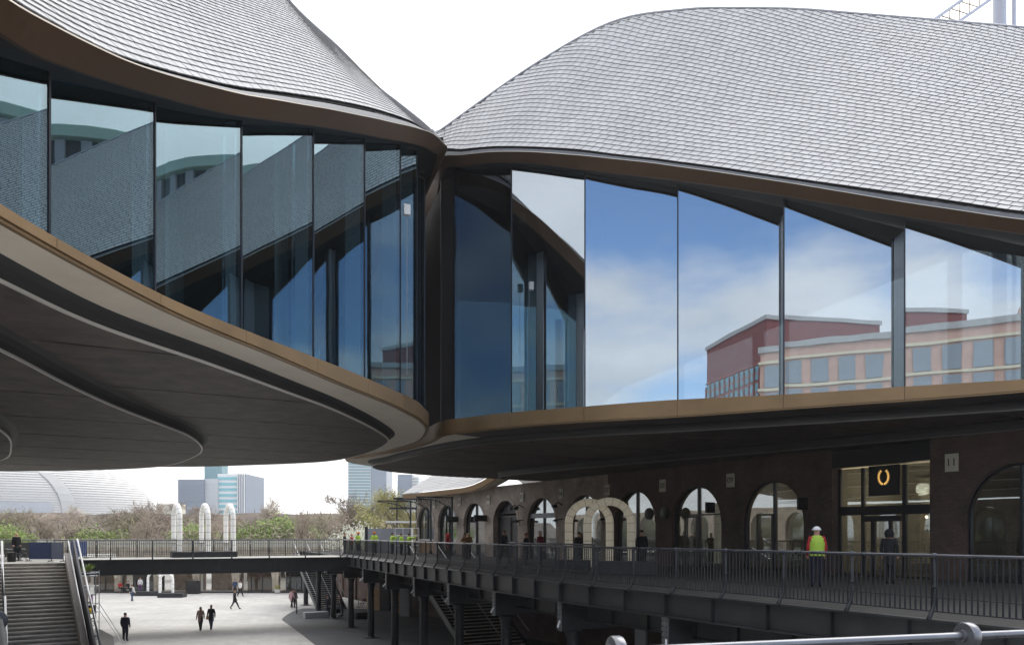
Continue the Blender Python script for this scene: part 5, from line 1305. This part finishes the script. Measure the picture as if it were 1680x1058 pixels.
# on the walkway and the terrace
person('fair haired woman in black on the terrace behind the cafe tables', 27, 52, DECK, 130, 1.70, 'charcoal', 'charcoal', 'hair_fair', 'stand', ('long', 'coat'))
WD = DECK-.004
for lab, x, Y, face, h, top, legs, hair, pose, ex in (
    ('person in black jacket at the walkway corner by the blossom tree', 565.5, 62.5, 90, 1.72, 'charcoal', 'charcoal', 'hair_brown', 'stand', ()),
    ('person in red top at the walkway corner beside the workers', 577, 64, 100, 1.62, 'red', 'charcoal', 'hair_red', 'stand', ()),
    ('worker in orange helmet and yellow vest below the blossom tree', 587.5, 62, 120, 1.76, 'hivis', 'navy', 'hair_dark', 'stand', ('orange_helmet', 'vest')),
    ('worker in orange helmet and yellow vest standing by the grey hoarding', 614, 61, 170, 1.78, 'hivis', 'navy', 'hair_dark', 'hold', ('orange_helmet', 'vest')),
    ('dark haired worker in yellow vest reaching up beside the hoarding', 643.5, 60, 70, 1.72, 'hivis', 'navy', 'hair_dark', 'reach', ('vest',)),
    ('worker in yellow vest in front of the white frame', 658.5, 61, 110, 1.66, 'hivis', 'navy', 'hair_dark', 'hold', ('vest',)),
    ('worker in yellow vest bending beside the last arch of the arcade', 671, 61, 60, 1.66, 'hivis', 'navy', 'hair_dark', 'reach', ('vest',)),
    ('person in hooded red coat leaning at the railing before the second last arch', 735, 52, 120, 1.62, 'red', 'charcoal', 'hair_dark', 'stand', ('hood', 'coat')),
    ('woman with long brown hair at the railing, close to a fair haired one', 762.5, 50, 150, 1.66, 'tan', 'charcoal', 'hair_brown', 'hold', ('long',)),
    ('fair haired woman in tan at the railing holding up a phone', 769, 50.5, 140, 1.70, 'tan', 'charcoal', 'hair_fair', 'hold', ('long',)),
    ('man in black pullover walking past the dark shop door', 827.5, 42.5, 120, 1.80, 'charcoal', 'charcoal', 'hair_brown', 'walk', ()),
    ('red haired woman in grey and black on the walkway beside the man in maroon', 863, 40.5, 110, 1.66, 'charcoal', 'charcoal', 'hair_red', 'hold', ('coat',)),
    ('grey haired man in maroon jumper on the walkway', 886.5, 38.5, 60, 1.76, 'maroon', 'charcoal', 'hair_grey', 'stand', ()),
    ('dark silhouetted person between the two cream light arches', 950.5, 40.6, 20, 1.72, 'charcoal', 'charcoal', 'hair_dark', 'stand', ('coat',)),
    ('dark silhouetted man to the side of the cream light arches', 1053, 36.5, 10, 1.80, 'charcoal', 'charcoal', 'hair_dark', 'stand', ('coat',)),
    ('worker in white helmet, red sleeves and yellow vest before the wreath shop', 1340, 24.0, 10, 1.82, 'red', 'navy', 'hair_dark', 'stand', ('helmet', 'vest')),
    ('person in black coat with red scarf at the wreath shop door', 1459, 25.5, 40, 1.74, 'charcoal', 'charcoal', 'hair_dark', 'stand', ('hood', 'coat'))):
    person(lab, x, Y, WD, face, h, top, legs, hair, pose, ex)

# ------------------------------------------------------------------ things in the yard and on the terrace
# pram
T = thing('pram', 'dark pram with grey hood being pushed between the columns', 'pram', (*P(553, 0, yd(1013))[:2], .006))
m = MB(); m.lathe([(.05, .35), (.25, .42), (.3, .62), (.28, .72)], (0, 0, 0), 12); m.build('seat', 'cloth_navy', T, local=True)
m = MB(); m.lathe([(.29, .70), (.27, .9), (.16, 1.02), (.02, 1.05)], (-.04, 0, 0), 12); m.build('hood', 'grey_panel', T, local=True, smooth=True)
for sx in (-.22, .22):
    for sy in (-.3, .3):
        m = MB(); m.lathe([(.12, -.02), (.14, 0), (.12, .02)], (sx, sy, .14), 12, axis='x'); m.build('wheel', 'black', T, local=True)
m = MB(); m.tube([(-.2, -.3, .16), (-.2, .3, .6), (-.2, .55, 1.0), (.2, .55, 1.0), (.2, .3, .6), (.2, -.3, .16)], .014, 5); m.build('handle_frame', 'rail', T, local=True)
# low kerb blocks near the columns
for x_, y_, w_, lab in ((518, 1013, 1.9, 'low grey concrete seat block at the foot of the far steel stair'), (595, 1014, 1.3, 'low black block between two columns under the walkway')):
    q = P(x_, 0, yd(y_)); m = MB(); m.box((q.x, q.y, .25), (w_, .8, .48), .5); setp(m.build('seat_block', 'grey_panel' if w_ > 1.5 else 'black'), lab, 'seat')
# slim bollard post
q = P(486.5, 0, yd(1006)); m = MB(); m.lathe([(.07, 0), (.07, 1.05), (.05, 1.1), (.05, 2.7)], (q.x, q.y, .004), 8); setp(m.build('slim_post', 'rail'), 'slim grey post in the yard beside the pink coat', 'post')
# timber boxes and planter under the walkway
for x_, y_, w_, h_, mt, lab in ((616, 1000, 1.5, 2.0, 'timber', 'pale plywood box standing under the walkway behind the second column'), (656, 1006, 1.4, 1.9, 'timber', 'pale plywood panel under the walkway beside a grey slab'), (666, 1010, .9, 3.2, 'grey_panel', 'upright pale grey slab under the walkway'), (633, 1001, 1.0, 2.6, 'black', 'black cabinet under the walkway between plywood boxes'), (1052, 1095, .45, 3.0, 'grey_panel', 'tall pale door leaf in the shade under the walkway')):
    Y = yd(y_) if x_ < 1000 else 33.5
    q = P(x_, 0, Y); T = thing('panel_box', lab, 'box', (q.x, Y, .006), math.radians(-20))
    m = MB(); m.box((0, 0, h_/2), (w_, .5, h_)); m.build('body', mt, T, local=True)
    m = MB(); m.box((0, -.26, h_/2), (w_*.8, .03, h_*.85)); m.build('front_panel', mt, T, local=True)
# cafe table and chair under the walkway
def folding_chair(T_name, label, loc, rz, group, mt='iron'):
    T = thing(T_name, label, 'chair', loc, rz, group)
    m = MB(); m.box((0, 0, .45), (.42, .40, .03)); m.build('seat', mt, T, local=True)
    m = MB(); m.box((0, -.22, .74), (.42, .025, .22)); m.build('backrest', mt, T, local=True)
    for sx in (-.2, .2):
        m = MB(); m.bar((sx, .25, 0), (sx, -.23, .88), .025, .025); m.build('leg', mt, T, local=True)
        m = MB(); m.bar((sx, -.25, 0), (sx, .18, .45), .025, .025); m.build('leg', mt, T, local=True)
    return T
def cafe_table(label, loc, group, mt='iron', top='iron'):
    T = thing('cafe_table', label, 'table', loc, 0, group)
    m = MB(); m.lathe([(.02, .70), (.36, .70), (.36, .725), (.02, .725)], (0, 0, 0), 16); m.build('table_top', top, T, local=True)
    m = MB(); m.tube([(0, 0, .02), (0, 0, .7)], .03, 6); m.build('stem', mt, T, local=True)
    m = MB(); m.box((0, 0, .015), (.5, .06, .03)); m.box((0, 0, .017), (.06, .5, .034)); m.build('foot', mt, T, local=True)
    return T
q = P(588, 0, yd(996)); cafe_table('small table under the walkway beside a red seated chair', (q.x, q.y, .006), 'tables')
q = P(595, 0, yd(997)); folding_chair('folding_chair', 'red folding chair beside the small table under the walkway', (q.x, q.y, .006), 1.1, 'chairs', 'cloth_maroon')
tb = [(3, 50, 'cafe table at the edge of the terrace, farther from the blue screens'), (17, 48, 'cafe table on the terrace in front of the woman in black'), (31, 49, 'cafe table on the terrace next to the blue screens')]
for x_, Y, lab in tb:
    q = P(x_, 0, Y); cafe_table(lab, (q.x, Y, DECK-.018), 'terrace tables', top='deck_light')
for i, (x_, Y, r_) in enumerate(((-4, 48.6, .3), (9, 49.3, 1.8), (12, 47.2, -.6), (24, 48.8, 2.4), (26, 47.4, .9), (37, 48.6, -1.2))):
    q = P(x_, 0, Y); folding_chair('folding_chair', ['dark folding chair half cut off at the picture edge on the terrace', 'dark folding chair behind the outer cafe table on the terrace', 'dark folding chair in front of the outer cafe table, by the stair head', 'dark folding chair behind the small black planter', 'dark folding chair beside the small black planter, by the stair head', 'dark folding chair standing next to the blue fabric screens'][i], (q.x, Y, DECK-.018), r_, 'terrace chairs')
q = P(19, 0, 46.6); m = MB(); m.lathe([(.22, 0), (.25, .5), (.27, .55), (.2, .56)], (q.x, q.y, DECK-.018), 12); setp(m.build('planter', 'black'), 'small black planter at the top of the stair', 'planter')
# blue fabric screens
for x0, x1, Y0, Y1, mt, lab in ((48, 84, 47.6, 47.2, 'blue_panel', 'deep blue fabric screen on the terrace, end one of three'), (84.6, 104, 47.2, 46.6, 'blue_pale', 'faded blue fabric screen on the terrace beside the stair rail'), (116, 142, 52.0, 53.2, 'blue_panel', 'blue fabric screen tied behind the bridge railing')):
    a, b = P(x0, 0, Y0), P(x1, 0, Y1); T = thing('fabric_screen', lab, 'screen', (*((a+b)/2)[:2], DECK), 0, 'blue screens')
    a.z = b.z = DECK+.62; m = MB(); m.bar(a, b, .03, 1.0); m.build('panel', mt, T)
    for p_ in (a, b):
        m = MB(); m.tube([(p_.x, p_.y, DECK), (p_.x, p_.y, DECK+1.15)], .02, 6); m.build('post', 'rail', T)
        m = MB(); m.box((p_.x, p_.y-.05, DECK+.02), (.06, .55, .04)); m.build('foot', 'iron', T)
railing('terrace_railing', 'dark iron railing along the back of the terrace behind the tables', polyseg([(-52, 57, 0), (-38.5, 57, 0), (-30.5, 55.6, 0)]), 2.4, bal=.1, nbal=0)
m = MB(); a, b = P(8, 0, 54), P(88, 0, 50.5); a.z = b.z = DECK+.55; m.bar(a, b, .05, 1.0); setp(m.build('windbreak', 'iron'), 'long dark windbreak panel behind the blue screens', 'screen')
# scaffold tower beside the stair, with small goods, and the mesh barrier
q = P(143, 0, 47.5); SCF = thing('scaffold_tower', 'light aluminium scaffold tower beside the stair', 'scaffold', (q.x, q.y, .004), .35)
def tub(a_, b_, nm='tube', r=.03): m = MB(); m.tube([a_, b_], r, 6); m.build(nm, 'rail_light', SCF, local=True)
for sx in (-.55, .55):
    for sy in (-.7, .7): tub((sx, sy, 0), (sx, sy, 4.6), 'upright')
for z_ in (.4, 1.5, 2.6, 3.7, 4.5):
    for sy in (-.7, .7): tub((-.55, sy, z_), (.55, sy, z_), 'rung', .022)
    for sx in (-.55, .55): tub((sx, -.7, z_), (sx, .7, z_), 'ledger', .022)
for a_, b_ in (((.55, -.7, .0), (2.2, -.9, .0)), ((.55, -.7, 2.6), (2.2, -.9, 0)), ((.55, .7, 2.6), (2.0, .9, 0)), ((-.55, -.7, .4), (.55, -.7, 1.5)), ((.55, -.7, 1.5), (-.55, -.7, 2.6))): tub(a_, b_, 'brace', .022)
for z_ in (2.1, 3.2, 4.3): m = MB(); m.box((0, 0, z_), (1.0, 1.3, .05)); m.build('platform', 'grey_panel', SCF, local=True)
pq = SCF.location
for dz, mt, lab, d_ in ((2.15, 'black', 'black storage crate on the lower scaffold platform', (.7, .5, .4)), (3.25, 'white', 'white box on the middle scaffold platform', (.6, .5, .45))):
    T = thing('storage_crate', lab, 'crate', (pq.x, pq.y, dz-.02)); m = MB(); m.box((0, 0, d_[2]/2), d_); m.build('body', mt, T, local=True); m = MB(); m.box((0, 0, d_[2]+.02), (d_[0]*1.05, d_[1]*1.05, .04)); m.build('lid', mt, T, local=True)
m = MB(); m.lathe([(.02, 0), (.14, .04), (.17, .16), (.1, .26), (.01, .28)], (pq.x+.35, pq.y-.4, 2.14), 10); setp(m.build('yellow_tub', 'cloth_yellow'), 'small yellow tub on the scaffold platform', 'tub')
T = thing('potted_plant', 'green leafy plant on top of the scaffold tower', 'plant', (pq.x, pq.y, 4.33)); m = MB(); m.lathe([(.14, 0), (.18, .25)], (0, 0, 0), 10); m.build('pot', 'black', T, local=True)
rnd = random.Random(5); m = MB()
for i in range(60):
    a_ = rnd.uniform(0, 6.28); b0 = Vector((0, 0, .25)); d = Vector((math.cos(a_), math.sin(a_), rnd.uniform(.3, 1.5))).normalized(); l = rnd.uniform(.3, .7); w_ = d.orthogonal().normalized()*.04; m.add([b0, b0+d*l*.5+w_, b0+d*l, b0+d*l*.5-w_], [(0, 1, 2, 3)])
m.build('leaves', 'leaf_green', T, local=True)
def barrier(label, a, b):
    a, b = Vector(a), Vector(b); T = thing('mesh_barrier', label, 'barrier', (a+b)/2, 0, 'mesh barriers'); up = Vector((0, 0, 1.1))
    m = MB(); m.tube([a+Vector((0, 0, .1)), a+up, b+up, b+Vector((0, 0, .1)), a+Vector((0, 0, .1))], .035, 6); m.build('frame', 'rail_light', T)
    n_ = max(3, int((b-a).length/.12))
    for i in range(1, n_): p_ = a.lerp(b, i/n_); m = MB(); m.tube([p_+Vector((0, 0, .1)), p_+up], .014, 4); m.build('bar', 'rail_light', T)
    for p_ in (a, b): m = MB(); m.box(p_+Vector((0, 0, .03)), (.5, .06, .06), 1.0); m.build('foot', 'rail', T)
g = lambda x, y: P(x, 0, yd(y))*1
def gp_(x, y): q = P(x, 0, yd(y)); q.z = .004; return q
barrier('pale mesh crowd barrier running back from the scaffold', gp_(140, 1064), gp_(163, 1062)); barrier('pale mesh crowd barrier turned towards the yard', gp_(164, 1062), gp_(187, 1076))
# planter with yellow grass, bin in the yard
q = P(455, 0, 91); T = thing('grass_planter', 'tuft of dry yellow grass by the viaduct pillar', 'plant', (q.x, 91, .13)); m = MB(); m.lathe([(.3, 0), (.35, .35)], (0, 0, 0), 10); m.build('pot', 'stone', T, local=True); m = MB()
for i in range(90):
    a_ = rnd.uniform(0, 6.28); d = Vector((math.cos(a_)*.6, math.sin(a_)*.6, rnd.uniform(.6, 1.4))).normalized(); l = rnd.uniform(.4, .9); b0 = Vector((0, 0, .3)); w_ = d.orthogonal().normalized()*.03; m.add([b0-w_, b0+w_, b0+d*l], [(0, 1, 2)])
m.build('blades', 'leaf_yellow', T, local=True)
q = P(317, 0, 90.6); m = MB(); m.box((q.x, q.y, .75), (1.4, .8, 1.5)); setp(m.build('litter_bin', 'black'), 'black bin housing beside a viaduct pillar', 'bin')
# hoarding, white frame and stall beyond the walkway corner
q = P(641, 0, 70); T = thing('site_hoarding', 'plain grey hoarding box behind the workers', 'hoarding', (q.x, 70, DECK-.004))
for i in range(3): m = MB(); m.box((-1.35+i*1.3, 0, 1.05), (1.28, 1.5, 2.1)); m.build('panel', 'grey_panel', T, local=True)
q = P(668, 0, 66); T = thing('tubular_frame', 'white tubular site frame in front of the last arch', 'frame', (q.x, 66, DECK-.004))
for i in range(4): m = MB(); m.tube([(-1+i*.66, 0, 0), (-1+i*.66, 0, 2.1)], .03, 6); m.build('upright', 'white', T, local=True)
for z_ in (.7, 1.5, 2.1): m = MB(); m.tube([(-1, 0, z_), (1, 0, z_)], .03, 6); m.build('rung', 'white', T, local=True)
q = P(667, 0, 74); T = thing('market_stall', 'dark stall with stepped white roof strips behind the workers', 'stall', (q.x, 74, DECK-.004))
for z_, w_ in ((2.75, 3.6), (4.0, 2.9), (4.9, 2.2)): m = MB(); m.box((0, 0, z_), (w_, 2, .16)); m.build('roof_strip', 'white' if z_ < 3 else 'iron', T, local=True)
for sx in (-.9, .9): m = MB(); m.tube([(sx, 0, 0), (sx, 0, 4.9)], .06, 6); m.build('post', 'iron', T, local=True)
q = P(601, 0, 66); m = MB(); m.lathe([(.14, 0), (.14, 2.2), (.1, 2.25)], (q.x, 66, DECK-.004), 10); setp(m.build('dark_post', 'iron'), 'plain dark post on the walkway among the workers', 'post')
# inner balustrade round the stair well of the walkway
a_, b_ = edge(s_at_px(735), 3.0), edge(s_at_px(850), 3.2)
railing('stairwell_railing', 'inner iron railing around the stair well in the walkway', seg(a_, b_), 1.6, bal=.12, nbal=0)

# ------------------------------------------------------------------ gasholder frame and crane over the roofs, round apartment block beyond (seen in the glazing)
mat('steel_pale', (.50, .52, .60), .45, .3)
q = P(1640, 0, 52); m = MB(); m.lathe([(.42, 0), (.40, 46), (.5, 46.3)], (q.x, 52, 0), 14); T = thing('gasholder_column', 'pale round gasholder guide column rising behind the slate roof', 'column', (q.x, 52, 0)); m.build('shaft', 'steel_pale', T, smooth=True)
m = MB(); m.tube([(q.x+.95, 52, 0), (q.x+.95, 52, 46)], .13, 8); m.build('side_pipe', 'steel_pale', T)
a, b = P(1528, 36, 50), P(1605, -18, 50); T = thing('lattice_girder', 'slanting pale lattice girder above the slate roof', 'crane', (a+b)/2)
d = (b-a).normalized(); nn = Vector((d.z, 0, -d.x))*1.0; a = a-d*14; b = b+d*4
for o_ in (Vector((0, 0, 0)), nn): m = MB(); m.bar(a+o_, b+o_, .16, .16); m.build('chord', 'steel_pale', T)
L = (b-a).length; k = int(L/.75)
for i in range(k):
    p0, p1 = a+d*(L*i/k), a+d*(L*(i+1)/k)
    m = MB(); m.bar(p0, p1+nn, .05, .05); m.build('lacing', 'twig_pale', T)
    m = MB(); m.bar(p0+nn, p1, .05, .05); m.build('lacing', 'twig_pale', T)
mat('copper_green', (.42, .55, .47), .5, .2)
T = thing('round_apartment_block', 'round dark apartment drum with pale green rim beyond the slate roof', 'building', (58, 62, 0))
m = MB(); m.lathe([(13, 0), (13, 43), (12.2, 43.5)], (0, 0, 0), 36); m.build('drum', 'iron_grey', T, local=True)
for i in range(36):
    a_ = 2*math.pi*i/36; m = MB(); m.box((13.1*math.cos(a_), 13.1*math.sin(a_), 21.5), (.3, .9, 43), a_); m.build('fin', 'grey_panel', T, local=True)
for j in range(12):
    m = MB(); m.lathe([(13.3, 3+j*3.1), (13.3, 3.35+j*3.1)], (0, 0, 0), 36); m.build('floor_band', 'iron', T, local=True)
m = MB(); m.lathe([(12.5, 43), (13.6, 43.2), (13.6, 44.2), (12, 45)], (0, 0, 0), 36); m.build('rim', 'copper_green', T, local=True)

# ------------------------------------------------------------------ buildings behind the camera, mirrored in the glazing
def brick_block(label, cx, cy, w, dpt, h, rz, mt, nf, nw, glassm, topband, lowest=0.):
    T = thing('brick_building', label, 'building', (cx, cy, 0), rz)
    m = MB(); m.box((0, 0, h/2), (w, dpt, h)); m.build('wall', mt, T, local=True)
    m = MB(); m.box((0, 0, h+.4), (w+.6, dpt+.6, .8)); m.build('parapet', 'grey_panel', T, local=True)
    fh = (h-topband)/nf
    wm = MB(); wm.box((0, 0, 0), (w/nw*.62, .3, fh*.80)); first = None
    for i in range(nf):
        if fh*(i+.5) < lowest: continue
        for j in range(nw):
            for loc, r0 in (((-w/2+w*(j+.5)/nw, dpt/2+.02, fh*(i+.5)), 0), ((w/2+.02, -dpt/2+dpt*(j+.5)/nw, fh*(i+.5)), math.pi/2)):
                if first is None: first = wm.build('window', glassm, T, local=True); first.location = loc
                else: share(first, 'window', loc, r0, T)
    return T
mat('brick_far', (.17, .05, .052), .85, 0, .10, .6, detail=8)
BRK = brick_block('dark red brick office building with glazed lower floors, mirrored in the panes', -15.5, -130, 27, 27, 50, math.radians(50), 'brick_far', 11, 12, 'far_glass', 8, 28)
mat('brick_pink', (.48, .33, .29), .85, 0, .10, .8, detail=8)
BRP = brick_block('pinkish brick building with square windows, mirrored beside the red one', 14, -70, 46, 18, 32, math.radians(-4), 'brick_pink', 8, 14, 'far_grey', 1.5, 12)

for i in range(12):      # floor bands and piers of the red building
    z_ = 28+i*2.0
    if z_ < 43: m = MB(); m.box((0, 0, z_), (27.5, 27.5, .28)); m.build('floor_band', 'brick_red', BRK, local=True)
for j in range(13):
    x_ = -13.5+27*j/12
    m = MB(); m.box((x_, 13.6, 20.6), (.45, .5, 41.2)); m.build('pier', 'brick_far', BRK, local=True)
    m = MB(); m.box((13.6, x_, 20.6), (.5, .45, 41.2)); m.build('pier', 'brick_far', BRK, local=True)
m = MB(); m.box((-4, 3, 51.6), (9, 7, 2.4)); m.build('roof_plant', 'grey_panel', BRK, local=True)
for i in range(9): m = MB(); m.box((0, 0, .1+i*3.81), (46.5, 18.5, .35)); m.build('floor_band', 'cream_wall', BRP, local=True)
m = MB(); m.box((6, 0, 33.6), (14, 8, 2.4)); m.build('roof_plant', 'brick_pink', BRP, local=True)
# small pale loudspeakers hung behind the glass
for pav, x_, y_, Y in ((PAVR, 857, 358, 31.0), (PAVL, 667, 345, 26.6)):
    q = P(x_, y_, Y); m = MB(); m.box(q, (.22, .2, .34), .4); m.build('loudspeaker', 'white', pav)
    m = MB(); m.tube([q+Vector((0, .1, 0)), q+Vector((0, .1, -5.5))], .012, 5); m.build('speaker_cable', 'grey_panel', pav)

# ------------------------------------------------------------------ the balcony rail in front of the camera
MB().prism([(-6, -6), (7, -6), (7, 5.2), (2.2, 4.0), (-1.25, 3.0), (-2.5, 3.6), (-6, 6)], DECK-.3, DECK).build('balcony_floor', 'deck_paving')['kind'] = 'structure'
def near_rail(label, pts, rings, bars, z=DECK+1.2, r=.030, cr=.05, mt='rail_dark'):
    T = thing('balcony_railing', label, 'railing', (*pts[0][:2], DECK))
    A = Vector((*pts[0], z)); B = Vector((*pts[1], z)); d = (B-A).normalized(); L = (B-A).length
    m = MB(); m.tube([A+d*(L*i/8) for i in range(9)], r, 20); m.build('top_rail', mt, T, smooth=True)
    nb = int(L/.12)
    for i in range(1, nb):
        p_ = A.lerp(B, i/nb); m = MB(); m.tube([Vector((p_.x, p_.y, DECK+.12)), Vector((p_.x, p_.y, z-.11))], .009, 6); m.build('baluster', 'rail', T)
    m = MB(); m.bar(A-Vector((0, 0, .11)), B-Vector((0, 0, .11)), .012, .04); m.build('under_rail', 'rail', T)
    for t in rings:
        p_ = A+d*t; rzz = math.atan2(d.y, d.x)
        m = MB(); m.lathe([(r+.001, -.05), (r*1.5, -.048), (r*1.55, -.03), (cr*.94, -.026), (cr, -.018), (cr, .018), (cr*.94, .026), (r+.001, .03)], (0, 0, 0), 28, axis='x'); o = m.build('collar', mt, T, local=True, auto=40); o.location = p_-T.location; o.rotation_euler = (0, 0, rzz)
        m = MB(); m.tube([Vector((p_.x, p_.y, DECK)), Vector((p_.x, p_.y, z-.03))], .028, 10); m.build('post', 'rail', T, smooth=True)
    return T
A_, B_ = (-1.25, 3.095), (6.2, 5.24); dA = Vector((B_[0]-A_[0], B_[1]-A_[1])); LA = dA.length
def t_px(x):   # distance along the rail where it crosses pixel column x
    k = (x-CX)/F; u_ = dA/LA; return (k*A_[1]-A_[0])/(u_.x-k*u_.y)
near_rail('grey tubular balcony handrail with ring collars, close to the camera', (A_, B_), (t_px(1011), t_px(1587)), 1, EYE-.53, .0215, .072, 'rail_close')
near_rail('short dark handrail with a rounded end at the lower picture corner', ((-2.40, 3.68), (-1.39, 2.16)), (.02,), 1)

# ------------------------------------------------------------------ thin daylight haze over the whole place
hz = MB(); hz.box((-170, 240, 31), (760, 760, 64)); HZ = hz.build('haze', 'white'); HZ['kind'] = 'stuff'
hm = bpy.data.materials.new('haze'); hm.use_nodes = True; hn = hm.node_tree; hn.nodes.clear()
ho = hn.nodes.new('ShaderNodeOutputMaterial'); hv = hn.nodes.new('ShaderNodeVolumePrincipled'); hv.inputs['Color'].default_value = (.95, .96, 1, 1); hv.inputs['Density'].default_value = .0004; hv.inputs['Anisotropy'].default_value = .3
hn.links.new(hv.outputs[0], ho.inputs['Volume']); HZ.data.materials.clear(); HZ.data.materials.append(hm)
